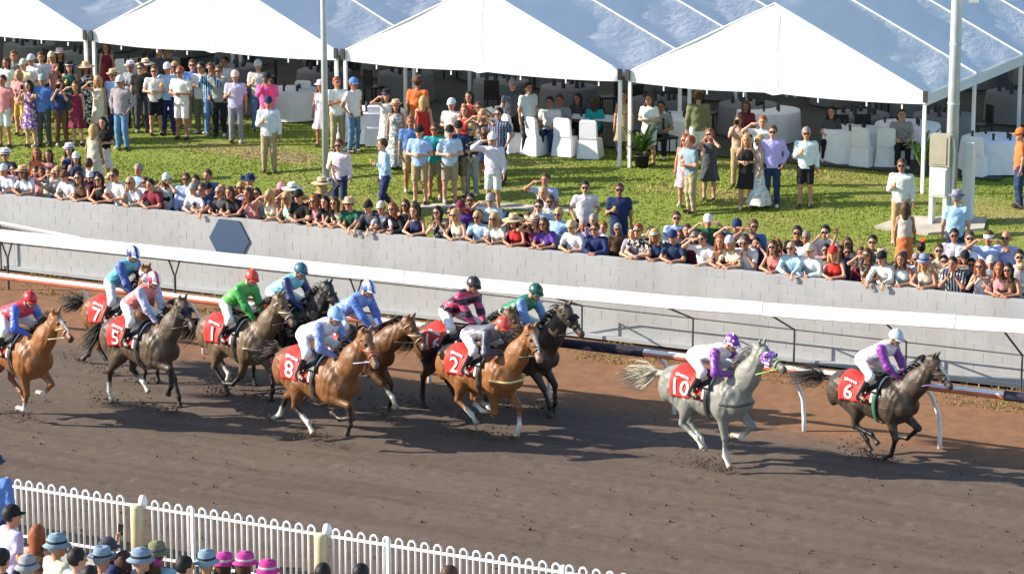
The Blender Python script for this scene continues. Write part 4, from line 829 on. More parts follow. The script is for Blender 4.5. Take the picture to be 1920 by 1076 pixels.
HORSES = [
 dict(num='9', yaw=-20, at=(38, 786), coat='chestnut', legs=L4('flick', 'fold', 'st', 'reach'), socks='01', neck=36, head=-32, torso=26, silk=((0.60, 0.05, 0.08), (0.05, 0.12, 0.50)), cap=(0.50, 0.02, 0.03), bridle=(0.6, 0.5, 0.35), lift=0.03, mane=(0.03, 0.02, 0.015), muzzle=(0.03, 0.025, 0.03), rein=(0.55, 0.45, 0.3), blaze=True,
   label='chestnut racehorse cut off by the left edge of the picture', jlabel='jockey with red cap and red and blue silks at the left edge'),
 dict(num='7', at=(232, 704), coat='brightbay', legs=L4('half', 'reach2', 'under', 'push'), neck=70, head=-44, torso=56, hipz=1.90, hipx=-0.22, silk=((0.12, 0.45, 0.55), (0.05, 0.10, 0.35)), silkm='silk_patch', cap=(0.03, 0.05, 0.28), capm='cap_stripe', hood=(0.30, 0.40, 0.70), hoodm='cloth_stripe', hyaw=-12,
   label='bay racehorse with blue and white hood nearest the rail at far left', jlabel='upright jockey in turquoise and navy silks with striped cap'),
 dict(num='5', at=(270, 764), coat='dark', legs=L4('up', 'reach2', 'st', 'reach'), socks='23', neck=44, head=-42, torso=44, hipz=1.88, silk=((0.75, 0.22, 0.22), (0.45, 0.45, 0.62)), silkm='silk_patch', cap=(0.60, 0.05, 0.10), capm='cap_stripe', hood=(0.02, 0.02, 0.025), tail=(-0.55, -0.05, -0.45), hyaw=-8, muzzle=(0.05, 0.035, 0.03),
   label='dark brown racehorse with black hood wearing saddle cloth number 5', jlabel='jockey in pink, white and navy silks on horse number 5'),
 dict(num='1', at=(450, 741), coat='tan', legs=L4('back', 'half', 'under', 'fold'), socks='3', neck=44, head=-45, torso=48, hipx=-0.26, silk=((0.10, 0.42, 0.08), (0.05, 0.33, 0.06)), cap=(0.60, 0.05, 0.03), bridle=(0.7, 0.65, 0.55), tail=(-0.6, 0, -0.4), hood=None, breast=(0.6, 0.5, 0.3),
   label='light bay racehorse with pale bridle under the green jockey', jlabel='jockey in bright green silks and red cap'),
 dict(num='3', at=(540, 733), coat='black', legs=L4('st', 'reach2', 'st', 'push'), neck=46, head=-42, torso=38, silk=((0.25, 0.60, 0.75), (0.03, 0.05, 0.14)), silkm='silk_patch', cap=(0.03, 0.12, 0.18), capm='cap_plain',
   label='black racehorse half hidden beyond the green jockey', jlabel='jockey in pale blue, white and navy silks with dark teal cap'),
 dict(num='4', at=(668, 775), coat='bay', legs=L4('reach', 'half', 'under', 'st'), socks='0', neck=24, head=-44, torso=40, hipx=-0.34, silk=((0.20, 0.32, 0.70), (0.10, 0.18, 0.50)), silkm='silk_patch', cap=(0.08, 0.16, 0.50), capm='cap_stripe', muzzle=(0.12, 0.08, 0.06), bridle=(0.6, 0.5, 0.35),
   label='bay racehorse just behind horse number 8 with head lowered', jlabel='jockey with royal blue and white quartered cap behind horse number 8'),
 dict(num='8', scale=1.18, at=(600, 822), lift=0.03, coat='brightbay', legs=L4('up', 'fold2', 'reach', 'push'), socks='23', neck=40, head=-46, torso=30, silk=((0.74, 0.76, 0.84), (0.20, 0.28, 0.58)), silkm='silk_patch', cap=(0.25, 0.42, 0.78), capm='cap_plain', bridle=(0.6, 0.15, 0.08), rein=(0.45, 0.45, 0.7), padm='pad_white', tail=(-0.6, 0.1, -0.1), tailc=(0.06, 0.045, 0.04), hyaw=-10, muzzle=(0.20, 0.14, 0.12), yaw=-20,
   label='bright bay racehorse wearing saddle cloth number 8 at front left of the pack', jlabel='jockey in white and blue silks with light blue cap on horse number 8'),
 dict(num='16', at=(862, 775), coat='bay', legs=L4('half', 'fold', 'st', 'under'), neck=34, head=-40, torso=50, hipx=-0.28, silk=((0.45, 0.04, 0.10), (0.50, 0.05, 0.14)), silkm='silk_hoop', cap=(0.03, 0.02, 0.025), breast=(0.5, 0.4, 0.2), tail=(-0.5, 0, -0.4),
   label='bay racehorse wearing number 16 cloth beyond the middle pack', jlabel='jockey in maroon silks and black cap near the rail'),
 dict(num='', at=(974, 764), coat='brown', legs=L4('reach2', 'half', 'reach', 'push'), neck=44, head=-42, torso=38, silk=((0.02, 0.18, 0.09), (0.16, 0.28, 0.55)), cap=(0.01, 0.08, 0.06), capm='cap_plain', hood=(0.02, 0.02, 0.02), muzzle=(0.12, 0.04, 0.02), tail=(-0.7, 0.0, -0.3),
   label='dark bay racehorse with black hood leading the middle pack along the rail', jlabel='jockey in dark green silks with blue sleeves and green cap'),
 dict(num='2', at=(905, 815), lift=0.09, coat='chestnut', legs=L4('knee', 'half', 'reach', 'reach2'), socks='0123', neck=42, head=-50, torso=14, hipz=1.80, hipx=-0.30, look=-25, silk=((0.16, 0.16, 0.18), (0.06, 0.06, 0.09)), silkm='silk_patch', cap=(0.70, 0.08, 0.05), breast=(0.70, 0.58, 0.25), mane=(0.05, 0.03, 0.02), tail=(-0.5, 0.15, -0.3), tailc=(0.03, 0.025, 0.025), muzzle=(0.30, 0.20, 0.15), blaze=True, hyaw=-14,
   label='chestnut racehorse with white socks wearing saddle cloth number 2', jlabel='jockey crouched low in black and grey silks with orange red cap'),
 dict(num='10', at=(1328, 873), lift=0.10, coat='grey', hoff=14, legs=L4('st', 'fold', 'reach', 'under'), socks='0123', neck=46, head=-36, torso=20, hipz=1.80, silk=((0.78, 0.76, 0.82), (0.22, 0.05, 0.32)), silkm='silk_spot', cap=(0.18, 0.03, 0.28), capm='cap_spot', hood=(0.25, 0.10, 0.42), hoodm='silk_spot2', mane=(0.30, 0.29, 0.27), tailc=(0.50, 0.46, 0.36), tail=(-0.85, 0, -0.22), muzzle=(0.10, 0.09, 0.09), rein=(0.45, 0.75, 0.15), bridle=(0.55, 0.75, 0.3), girth=(0.03, 0.03, 0.03), breast=(0.04, 0.04, 0.05),
   label='grey racehorse with purple hood and pale tail running second', jlabel='jockey in white and purple silks with spotted purple cap on the grey'),
 dict(num='6', at=(1640, 858), coat='brown', scale=1.05, legs=L4('soft', 'fold', 'reach2', 'under'), neck=38, head=-44, torso=40, hipz=1.84, silk=((0.70, 0.66, 0.72), (0.24, 0.04, 0.30)), silkm='silk_patch', cap=(0.45, 0.50, 0.58), girth=(0.05, 0.16, 0.08), blaze=True, tail=(-0.85, 0, -0.12), lift=0.05, muzzle=(0.06, 0.05, 0.045), rein=(0.35, 0.2, 0.45),
   label='dark brown racehorse out in front at far right wearing number 6', jlabel='leading jockey in white and purple silks with silver cap'),
]
objcol('silk_spot2', rough=0.5, pattern='spot', second=(0.75, 0.65, 0.8), scale=12.0)
HOOVES = []
for cfg in HORSES: make_horse(cfg)
# dirt thrown up behind the hooves
r = np.random.default_rng(77); V = []; F = []; nv = 0
for cfg, hv in zip(HORSES, HOOVES):
    for hp_ in hv:
        for burst in range(1 if hp_[2] > 0.15 else 2):
            n = 90; v0 = r.uniform(0.1, 1.0, n)**1.5
            for q in range(n):
                c = np.array([hp_[0]-0.05-0.85*v0[q]*r.uniform(0.3, 1), hp_[1]+r.normal(0, 0.05+0.12*v0[q]), max(0.01, 0.03+0.42*v0[q]*r.random()-0.1*v0[q]**2)]); s = 0.005+0.028*r.random()**4.5
                V.append(c+O*s*r.uniform(0.6, 1.4, (5, 1))); F.append(np.array([(0, 1, 3), (1, 2, 3), (2, 0, 3), (1, 0, 4), (2, 1, 4), (0, 2, 4)])+5*nv); nv += 1
tag(stuff(link('flying_dirt', new_mesh('flying_dirt', np.concatenate(V), np.concatenate(F), False), 'clod')), 'dirt clods kicked up into the air behind the galloping hooves', 'dirt')
# ================================================================== SPECTATORS
CN = dict(white=(0.66, 0.66, 0.66), cream=(0.66, 0.56, 0.42), ltblue=(0.38, 0.53, 0.74), blue=(0.10, 0.20, 0.48), navy=(0.025, 0.04, 0.11), black=(0.018, 0.018, 0.02), grey=(0.28, 0.29, 0.31), dkgrey=(0.07, 0.075, 0.085), pink=(0.70, 0.28, 0.30), hotpink=(0.75, 0.10, 0.28), maroon=(0.19, 0.025, 0.05),
    red=(0.55, 0.035, 0.03), orange=(0.72, 0.17, 0.05), coral=(0.66, 0.22, 0.15), green=(0.02, 0.12, 0.07), mint=(0.38, 0.62, 0.48), teal=(0.02, 0.36, 0.42), olive=(0.16, 0.16, 0.09), khaki=(0.36, 0.28, 0.16), tan=(0.45, 0.29, 0.17), brown=(0.13, 0.07, 0.04), lilac=(0.50, 0.44, 0.70), purple=(0.12, 0.05, 0.32), yellow=(0.60, 0.44, 0.10), denim=(0.09, 0.16, 0.30), jeans=(0.12, 0.22, 0.40), magenta=(0.48, 0.05, 0.25), bluegrey=(0.20, 0.28, 0.35), straw=(0.58, 0.42, 0.22))
HC = dict(b=(0.07, 0.035, 0.018), k=(0.012, 0.01, 0.01), y=(0.45, 0.29, 0.12), r=(0.26, 0.07, 0.025), g=(0.24, 0.235, 0.23))
WORD = dict(ltblue='light blue', dkgrey='dark grey', hotpink='bright pink', bluegrey='blue grey')
SKINS = [(0.48, 0.24, 0.15), (0.52, 0.28, 0.18), (0.44, 0.20, 0.12), (0.54, 0.30, 0.20), (0.36, 0.17, 0.10)]
# arms: elbow then wrist, relative to the shoulder as (outward, forward, up); 'abs' = from the ground point
ARM = dict(hang=((.06, -.03, -.29), (.07, .04, -.54)), pocket=((.13, -.09, -.26), (.03, .06, -.46)), drink=((.06, .0, -.29), (-.05, .22, -.18)), hold=((.07, .02, -.28), (-.10, .20, -.27)), cross=((.06, .05, -.27), (-.19, .19, -.20)),
    shade=((.21, .20, .03), (.0, .21, .22)), phone=((.05, .19, -.17), (-.09, .29, .09)), wave=((.16, .07, .20), (.10, .12, .46)), binoc=((.15, .17, -.12), (-.07, .17, .14)), up=((.10, .10, .22), (.05, .16, .47)), lap=((.06, .06, -.27), (-.04, .28, -.30)))
WL = dict(wall=((.30, .30, 1.10), (.05, .44, 1.115)), over=((.24, .38, 1.19), (.17, .63, 1.155)), prop=((.22, .34, 1.11), (.07, .28, 1.36)))
POSE = dict(ln=(20, 'wall', 'wall'), lh=(22, 'over', 'over'), lo=(16, 'wall', 'shade'), lp=(16, 'prop', 'prop'), lw=(14, 'wall', 'wave'), lq=(18, 'over', 'wall'), sh=(3, 'hang', 'shade'), sb=(3, 'shade', 'shade'), ph=(2, 'phone', 'phone'), bi=(2, 'binoc', 'binoc'), dr=(0, 'hang', 'drink'), ho=(2, 'hold', 'hold'), re=(0, 'hang', 'hang'), po=(0, 'pocket', 'pocket'), wv=(0, 'hang', 'wave'), wk=(3, 'drink', 'hang'), cr=(-2, 'cross', 'cross'), si=(4, 'lap', 'lap'), up=(0, 'up', 'hang'))
ACT = dict(ln='leaning on the wall', lh='with arms over the wall', lo='leaning and shading eyes', lp='with elbows on the wall', lw='waving at the wall', lq='with one arm over the wall', sh='shading eyes', sb='shading eyes with both hands', ph='holding up a phone', bi='with hands at face', dr='holding a drink', ho='with hands together', re='standing', po='with hands in pockets', wv='with raised arm', wk='walking', cr='with folded arms', si='seated', up='holding a phone up')
TPL = {}
def joints(pose, sex):
    lean, aL, aR = POSE[pose]; L = math.radians(lean); sit = pose == 'si'; pz = 0.50 if sit else 0.94
    def tp(x, f, z):
        dz = z-0.94; return np.array([x, -(f*math.cos(L)+dz*math.sin(L)), pz+dz*math.cos(L)-f*math.sin(L)])
    sw = 0.198 if sex == 'm' else 0.166; J = dict(tp=tp, sw=sw, lean=L, pz=pz); J['sh'] = [tp(-sw, 0, 1.42), tp(sw, 0, 1.42)]; J['arm'] = []
    for s, nm, S in ((-1, aR, J['sh'][0]), (1, aL, J['sh'][1])):
        if nm in WL: e, w = [np.array([s*p[0], -p[1], p[2]]) for p in WL[nm]]; e, w = ik(S, w, 0.29, 0.26, e-S)
        else:
            e, w = [S+np.array([s*p[0], -p[1], p[2]]) for p in ARM[nm]]; e, w = ik(S, w, 0.29, 0.26, e-S)
        dd = w-e
        if nm == 'shade': dd = np.array([-s*1.0, -0.12, 0.18])
        if nm == 'over': dd = np.array([-s*0.1, -0.5, -1.0])
        if nm == 'prop': dd = np.array([-s*0.25, -0.1, 1.0])
        if nm in ('wave', 'up'): dd = np.array([0, -0.2, 1.0])
        if nm == 'binoc': dd = np.array([-s*0.5, -0.1, 0.9])
        J['arm'].append((s, nm, S, e, w, dd))
    J['leg'] = []
    for s in (-1, 1):
        h = np.array([s*0.095, 0, pz-0.02])
        if sit: k = np.array([s*0.12, -0.42, 0.50]); a = np.array([s*0.12, -0.40, 0.09])
        elif pose == 'wk': k = np.array([s*0.09, -0.10 if s > 0 else -0.05, 0.51]); a = np.array([s*0.08, -0.16 if s > 0 else 0.27, 0.09 if s > 0 else 0.13])
        else: k = np.array([s*0.105, -0.03, 0.50]); a = np.array([s*0.12, 0.02, 0.085])
        J['leg'].append((s, h, k, a))
    J['head'] = tp(0, 0.015, 1.645)+np.array([0, -0.05*math.sin(L)*2, 0.02*math.sin(L)*4]); J['hf'] = np.array([0.06 if pose in ('ln', 'sh', 'dr') else -0.05, -1, -0.02]); return J
SX = (1, 0, 0)
def lean_seed(p): return sum(map(ord, p))*0.37
def part(pose, sex, what):
    key = (pose, sex, what)
    if key in TPL: return TPL[key]
    J = joints(pose, sex); tp, sw = J['tp'], J['sw']; f = sex == 'f'; S = Sdf(0.05); cc = None; wz = 1.45 if not f else 1.25; dn = unit(tp(0, 0, 0.94)-tp(0, 0, 1.4)); C = None
    if what == 'body':
        S.cone(tp(0, 0, 0.93), tp(0, 0, 1.10), 0.110, 0.095, side=SX, w=1.4); S.cone(tp(0, 0, 1.10), tp(0, 0, 1.33), 0.095, 0.108, side=SX, w=wz+0.1); S.cone(tp(-sw+0.04, 0, 1.405), tp(sw-0.04, 0, 1.405), 0.058, 0.058)
        if f:
            for s in (-1, 1): S.ell(tp(s*0.07, 0.085, 1.27), (0.06, 0.055, 0.06))
        S.cone(tp(0, -0.01, 1.42), J['head']+[0, 0.01, -0.06], 0.053, 0.050); head_prims(S, J['head'], J['hf'], (0, 0, 1), 1.15)
        for s, nm, a, e, w, dd in J['arm']: S.cone(a, e, 0.046 if not f else 0.038, 0.038 if not f else 0.033); S.cone(e, w, 0.039 if not f else 0.033, 0.026)
        for s, h, k, a in J['leg']: S.cone(h, k, 0.085, 0.054); S.cone(k, k*0.55+a*0.45+[0, 0.02, 0], 0.054, 0.052); S.cone(k*0.55+a*0.45+[0, 0.02, 0], a, 0.052, 0.034); S.cone(a, a+[0, 0.03, -0.05], 0.034, 0.034); S.cone(a+[0, 0, -0.045], a+[0, -0.14, -0.055], 0.036, 0.028)
        V, F = S.mesh(0.018); C = S.colors(V, 0.006)
        for s, nm, a, e, w, dd in J['arm']:
            V, F, C = add_hand(V, F, C, w, dd, 'flat' if nm in ('shade', 'wave', 'wall') else ('grip' if nm in ('phone', 'drink', 'binoc', 'up') else 'relax'), s > 0, (0, 0.1, -1) if nm in ('shade', 'wall', 'over') else (-s*0.9, -0.3, 0) if nm != 'wave' else (0, -1, 0))
        TPL[key] = new_mesh('body', V, F, True, C); TPL[key].materials.append(MAT['skin']); return TPL[key]
    h = 0.0215
    if what[:3] in ('top', 'dre', 'max'):
        tank = what in ('top_t', 'dress', 'maxi'); e_ = 0.017
        low = tp(0, 0, 0.82); hem = None if what in ('dress', 'maxi') else [(tp(0, 0, 0.87), dn)]
        S.cone(low, tp(0, 0, 1.12), 0.122+e_*(0.6 if f else 1.2), 0.098+e_*(1 if f else 1.6), side=SX, w=1.4, clip=hem); S.cone(tp(0, 0, 1.12), tp(0, 0, 1.33), 0.098+e_*(1 if f else 1.6), 0.112+e_, side=SX, w=wz+0.1)
        if f:
            for s in (-1, 1): S.ell(tp(s*0.07, 0.088, 1.27), (0.072, 0.066, 0.07))
        if not tank: S.cone(tp(-sw+0.03, 0, 1.405), tp(sw-0.03, 0, 1.405), 0.058+e_, 0.058+e_); S.cone(tp(0, -0.01, 1.42), tp(0, 0, 1.47), 0.068, 0.062, k=0.02)
        else: 
            for s in (-1, 1): S.cone(tp(s*0.10, 0.05, 1.32), tp(s*0.095, 0.0, 1.47), 0.04, 0.022); S.cone(tp(s*0.095, 0.0, 1.47), tp(s*0.10, -0.05, 1.32), 0.022, 0.04)
        if what in ('dress', 'maxi'):
            z1 = 0.50 if what == 'dress' else 0.08; S.cone((0, 0, 0.98), (0, 0, z1), 0.125, 0.20 if what == 'dress' else 0.33, side=SX, w=1.2, clip=[((0, 0, z1), (0, 0, -1))], k=0.08)
            for kx in range(7): a = kx*0.9; S.cone((0.10*math.cos(a), 0.09*math.sin(a), 0.9), (0.22*math.cos(a)*(1 if z1 > .3 else 1.6), 0.18*math.sin(a)*(1 if z1 > .3 else 1.6), z1), 0.03, 0.05, clip=[((0, 0, z1), (0, 0, -1))])
            V, F = S.mesh(h)
        else:
            for s, nm, a, e, w, dd in J['arm']:
                if what == 'top_s': u = unit(e-a); S.cone(a, e, 0.064, 0.060, clip=[(a+u*0.21, u)])
                if what == 'top_l': u = unit(w-e); S.cone(a, e, 0.064, 0.055); S.cone(e, w, 0.054, 0.042, clip=[(w-u*0.02, u)])
            V, F = S.mesh(h, clip=None if True else None); 
            if J['pz'] > 0.6: pass
        me = new_mesh(what, wrinkle(V, 0.0055 if not f else 0.004, len(pose)+lean_seed(pose)), F)
    elif what[:3] == 'bot':
        pz = J['pz']; S.cone((0, 0, pz-0.03), tp(0, 0, 1.04), 0.122, 0.108, side=SX, w=1.4, clip=[(tp(0, 0, 1.06), -dn)])
        if what == 'bot_K': S.cone((0, 0, pz), (0, 0, 0.50), 0.125, 0.185, side=SX, w=1.25, clip=[((0, 0, 0.50), (0, 0, -1))])
        else:
            for s, h_, k, a in J['leg']:
                if what == 'bot_S': q = k*0.96+h_*0.04; u = unit(k-h_); S.cone(h_, q, 0.100, 0.088, clip=[(q, u)])
                else: S.cone(h_, k, 0.100, 0.075); S.cone(k, a, 0.074, 0.062, clip=[(a+[0, 0, -0.03], unit(a-k))])
        V, F = S.mesh(h); me = new_mesh(what, wrinkle(V, 0.005, 3.0), F)
    TPL[key] = me; me.materials.append(MAT['cloth']); return me
def make_hair(kind):
    S = Sdf(0.02); cl = [((0, 0.050, 0.045), unit((0, 0.85, -0.52)))]
    S.ell((0, -0.010, 0.035), (0.088, 0.106, 0.106), clip=cl+[((0, 0, -0.07), (0, 0, -1))])
    if kind == 'l':
        S.cone((0, -0.055, 0.0), (0, -0.085, -0.20), 0.068, 0.035, side=SX, w=1.5)
        for s in (-1, 1): S.cone((s*0.075, -0.01, 0.03), (s*0.088, 0.01, -0.17), 0.032, 0.025)
    if kind == 'u': S.ell((0, -0.115, 0.07), (0.05, 0.045, 0.045))
    V, F = S.mesh(0.0135); V = V+0.004*np.sin(V[:, [1, 2, 0]]*190)*np.sin(V[:, [2, 0, 1]]*130); return new_mesh('hair', V, F)
HAIR = {k: make_hair(k) for k in 'slu'}
for k in HAIR: HAIR[k].materials.append(MAT['hair'])
def hat_mesh(kind):
    m = MB(); dome = lambda r, h, z0: [(r*math.cos(a), z0+h*math.sin(a)) for a in np.linspace(0, math.pi/2, 8)]
    if kind == 'c':
        m.lathe([(0.097, 0.03)]+dome(0.099, 0.105, 0.045), 18, sx=0.92, sy=1.08); V = []; F = []
        for i in range(9):
            a = math.radians(25+130*i/8); e = math.sin(math.pi*i/8); V += [(0.088*math.cos(a), 0.10*math.sin(a), 0.045), (0.092*math.cos(a), 0.10*math.sin(a)+0.075*e, 0.030-0.012*abs(math.cos(a)))]
        for i in range(8): F.append((2*i, 2*i+1, 2*i+3, 2*i+2))
        m.add(V, F)
    elif kind in 'fwh':
        br = {'f': 0.155, 'w': 0.235, 'h': 0.20}[kind]; curl = {'f': 0.012, 'w': -0.02, 'h': 0.0}[kind]
        m.lathe([(br, 0.05+curl), (br*0.8, 0.045), (0.102, 0.052), (0.098, 0.10), (0.088, 0.148), (0.06, 0.158), (0.0, 0.145)], 24, sx=0.94, sy=1.10, fn=(lambda r, z, a: r) if kind != 'h' else None)
        if kind == 'h': m.v = [(x, y, z+(abs(x)/0.2)**2*0.06 if (x*x+y*y) > 0.0169 else z) for x, y, z in m.v]
    elif kind == 'b': m.lathe([(0.150, 0.018), (0.100, 0.055), (0.094, 0.125), (0.075, 0.145), (0.0, 0.150)], 22, sx=0.94, sy=1.08)
    elif kind == 'v':
        m.lathe([(0.098, 0.04), (0.099, 0.075), (0.096, 0.076), (0.095, 0.04)], 18, sx=0.92, sy=1.08); V = []; F = []
        for i in range(9):
            a = math.radians(25+130*i/8); e = math.sin(math.pi*i/8); V += [(0.088*math.cos(a), 0.10*math.sin(a), 0.05), (0.092*math.cos(a), 0.10*math.sin(a)+0.08*e, 0.034)]
        for i in range(8): F.append((2*i, 2*i+1, 2*i+3, 2*i+2))
        m.add(V, F)
    elif kind == 'p':   # fascinator of petals
        for i in range(9): a = i*0.7; m.lathe([(0.0, 0.0), (0.03, 0.012), (0.012, 0.04), (0.0, 0.045)], 6, (0.04+0.05*math.cos(a), 0.02+0.05*math.sin(a), 0.12+0.015*(i % 3)))
    return m.mesh('hat', True)
HATM = {}
g_ = MB()
for s in (-1, 1): g_.lathe([(0.0, 0.0), (0.027, 0.0), (0.030, 0.006), (0.027, 0.011), (0.0, 0.012)], 12, (s*0.034, 0.0, 0.0))
g_.v = [(x, 0.098-abs(x)*0.22+z, y*0.85+0.016) for x, y, z in g_.v]
for s in (-1, 1): g_.tube([(s*0.064, 0.088, 0.02), (s*0.083, 0.05, 0.018), (s*0.084, -0.01, 0.012)], 0.0045, 4)
g_.tube([(-0.01, 0.10, 0.018), (0.01, 0.10, 0.018)], 0.005, 4)
GLM = g_.mesh('sunglasses', True); GLM.materials.append(MAT['lens'])
sS = Sdf(0.03); sS.cone((0, 0.03, 0.04), (0, -0.15, 0.035), 0.045, 0.038); _v, _f2 = sS.mesh(0.018, clip=[((0, 0, 0.0), (0, 0, -1))]); SHOE = new_mesh('shoe', _v, _f2); SHOE.materials.append(MAT['leather'])
pm = MB().box((0, 0, 0), (0.075, 0.012, 0.15)).mesh('phone'); pm.materials.append(MAT['lens'])
cm = MB().lathe([(0.0, 0.0), (0.026, 0.0), (0.034, 0.10), (0.031, 0.10), (0.0, 0.085)], 12).mesh('cup', True); cm.materials.append(MAT['drink'])
HBAND = MB().lathe([(0.1045, 0.054), (0.1035, 0.078), (0.0985, 0.079)], 22, sx=0.94, sy=1.10).mesh('hat_band', True); HBAND.materials.append(MAT['cloth'])
USED = {}
def place_phrase(x, y, zone):
    if zone == 'near': return 'at the near fence'
    if zone == 'tent': return 'under the marquees'
    seg = [(150, 'far left'), (385, 'left of the blue hexagon'), (611, 'between hexagon and thin pole'), (800, 'right of the thin pole'), (960, 'below the middle marquee'), (1150, 'below the trestle table'), (1330, 'below the potted palm'), (1560, 'below the right marquee'), (1760, 'left of the cabinets'), (3000, 'right of the cabinets')]
    if zone == 'lawn': seg = [(150, 'on lawn at far left'), (300, 'on left lawn'), (480, 'on lawn under second marquee'), (611, 'on lawn left of thin pole'), (760, 'on lawn right of thin pole'), (1000, 'on middle lawn'), (1340, 'on lawn by potted palm'), (1600, 'on lawn before right marquee'), (3000, 'on lawn near cabinets')]
    return next(s for lim, s in seg if x < lim)
PEOPLE = []
def person(line, zone):
    w = line.split(); px, py = float(w[0]), float(w[1]); pose, sex, hair, hat, gl, top, bot = w[2:9]; face = w[9] if len(w) > 9 else 'F'
    rnd = random.Random(int(px*31+py)); base = {'m': 1.02, 'f': 0.945}[sex]*rnd.uniform(0.975, 1.03); J = joints(pose, sex); hz = J['head'][2]; lean = pose in ('ln', 'lh', 'lo', 'lp', 'lw', 'lq')
    d = ray(px, py)
    if zone == 'near':
        gnd = 1.35; sc = base; Y = 0.94*(gnd+hz*sc-CAMH)/d[2]*d[1] if False else (gnd+hz*sc-CAMH)/d[2]*d[1]; P = ony(px, py, Y)
    elif lean:
        Y = WALL_Y+0.2+0.36; P = ony(px, py, Y-0.2); gnd = gz(Y); sc = min(max((P[2]-gnd)/hz, 0.96), 1.14)
    else:
        sc = base; ok = False; Y0 = WALL_Y+0.2+(0.75 if zone == 'wall' else 1.2)
        for Y in np.arange(Y0, 80, 0.04):
            if CAMH+d[2]*Y/d[1] <= gz(Y)+hz*sc: ok = True; break
        P = ony(px, py, Y); gnd = gz(Y); sc = min(max((P[2]-gnd)/hz, 0.86), 1.10)
    rz = {'F': 0.30, 'B': 0.30+math.pi, 'L': -0.9, 'R': 1.4, 'T': 0.9}[face]+rnd.uniform(-0.25, 0.25)
    if zone == 'near': rz = math.pi-0.25+rnd.uniform(-0.5, 0.5)
    if lean: rz = rnd.uniform(-0.06, 0.10)
    root = empty('person', (P[0], Y, gnd), rz, sc); skin = rnd.choice(SKINS)
    link('body', part(pose, sex, 'body'), 'skin', root, color=skin)
    def split(t): k, c = t.split('.'); pat = 'cloth'; 
    tk, tc = top.split('.'); pat = 'cloth'
    if '*' in tc: tc, pz_ = tc.split('*'); pat = {'p': 'cloth_plaid', 'f': 'cloth_floral', 'g': 'cloth_pale_floral', 's': 'cloth_stripe'}[pz_]
    nm = {'s': ('top_s', 'shirt'), 'l': ('top_l', 'shirt'), 't': ('top_t', 'top'), 'd': ('dress', 'dress'), 'x': ('maxi', 'dress')}[tk]
    jit0 = CN
    jit = lambda c: tuple(min(1, v*rnd.uniform(0.9, 1.1)) for v in CN[c])
    link(nm[1], part(pose, sex, nm[0]), pat, root, color=jit(tc))
    bk, bc = bot.split('.') if bot != '-' else ('T', 'navy'); 
    if tk not in 'dx': link({'T': 'trousers', 'S': 'shorts', 'K': 'skirt'}[bk], part(pose, sex, 'bot_'+bk), 'cloth', root, color=jit(bc))
    if zone in ('lawn', 'tent'):
        for s, h_, k, a in J['leg']: link('shoe', SHOE, 'leather', root, loc=(a[0], a[1]+0.0, max(a[2]-0.085, 0)), color=rnd.choice([(0.05, 0.03, 0.02), (0.6, 0.6, 0.6), (0.15, 0.08, 0.04), (0.02, 0.02, 0.02)]))
    fwd = unit(J['hf']); up = np.array([0, 0, 1.0]); up = unit(up-fwd*(up@fwd)); sd = np.cross(fwd, up); c = J['head']; M = Matrix([[sd[i], fwd[i], up[i], c[i]] for i in range(3)]+[[0, 0, 0, 1]]) @ Matrix.Scale(1.15, 4)
    if hair[0] != 'n': link('hair', HAIR[hair[0]], 'hair', root, color=HC[hair[1]]).matrix_local = M
    hw_ = ''
    if hat != '-':
        k, hc = hat.split('.'); 
        if k not in HATM: HATM[k] = hat_mesh(k)
        ho = link({'c': 'cap', 'f': 'hat', 'w': 'sun_hat', 'h': 'cowboy_hat', 'b': 'bucket_hat', 'v': 'visor', 'p': 'fascinator'}[k], HATM[k], 'cloth', root, color=jit(hc)); ho.matrix_local = M; md = ho.modifiers.new('t', 'SOLIDIFY'); md.thickness = 0.005
        if k in 'fwb': link('hat_band', HBAND, 'cloth', ho, color=rnd.choice([(0.03, 0.03, 0.035), (0.10, 0.06, 0.04), (0.5, 0.48, 0.44), (0.06, 0.08, 0.16)]))
        hw_ = '%s %s' % (WORD.get(hc, hc), {'c': 'cap', 'f': 'hat', 'w': 'sun hat', 'h': 'cowboy hat', 'b': 'bucket hat', 'v': 'visor', 'p': 'fascinator'}[k])
    if gl == '1': link('sunglasses', GLM, 'lens', root).matrix_local = M
    who = 'man' if sex == 'm' else 'woman'; patw = {'cloth_plaid': 'checked ', 'cloth_floral': 'floral ', 'cloth_pale_floral': 'floral ', 'cloth_stripe': 'striped '}.get(pat, '')
    hairw = hw_ or {'s': {'b': 'brown hair', 'k': 'black hair', 'y': 'fair hair', 'r': 'red hair', 'g': 'grey hair'}, 'l': {'b': 'long brown hair', 'k': 'long black hair', 'y': 'long blond hair', 'r': 'long red hair', 'g': 'long grey hair'}, 'u': {'b': 'brown bun', 'k': 'black bun', 'y': 'blond bun', 'r': 'red bun', 'g': 'grey bun'}, 'n': {}}[hair[0]].get(hair[1:] or '', 'bald head')
    look = 'person in %s%s %s and %s' % (patw, WORD.get(tc, tc), {'s': 'shirt', 'l': 'shirt', 't': 'top', 'd': 'dress', 'x': 'long dress'}[tk], hairw) if zone != 'near' else 'person from behind, %s, %s %s' % (hairw, WORD.get(tc, tc), {'s': 'shirt', 'l': 'shirt', 't': 'top', 'd': 'dress', 'x': 'dress'}[tk])
    PEOPLE.append((root, px, look, ACT[pose], place_phrase(px, py, zone), zone))
    # things in the hand
    A = [a for a in J['arm'] if a[1] in ('drink', 'phone', 'up', 'binoc')]
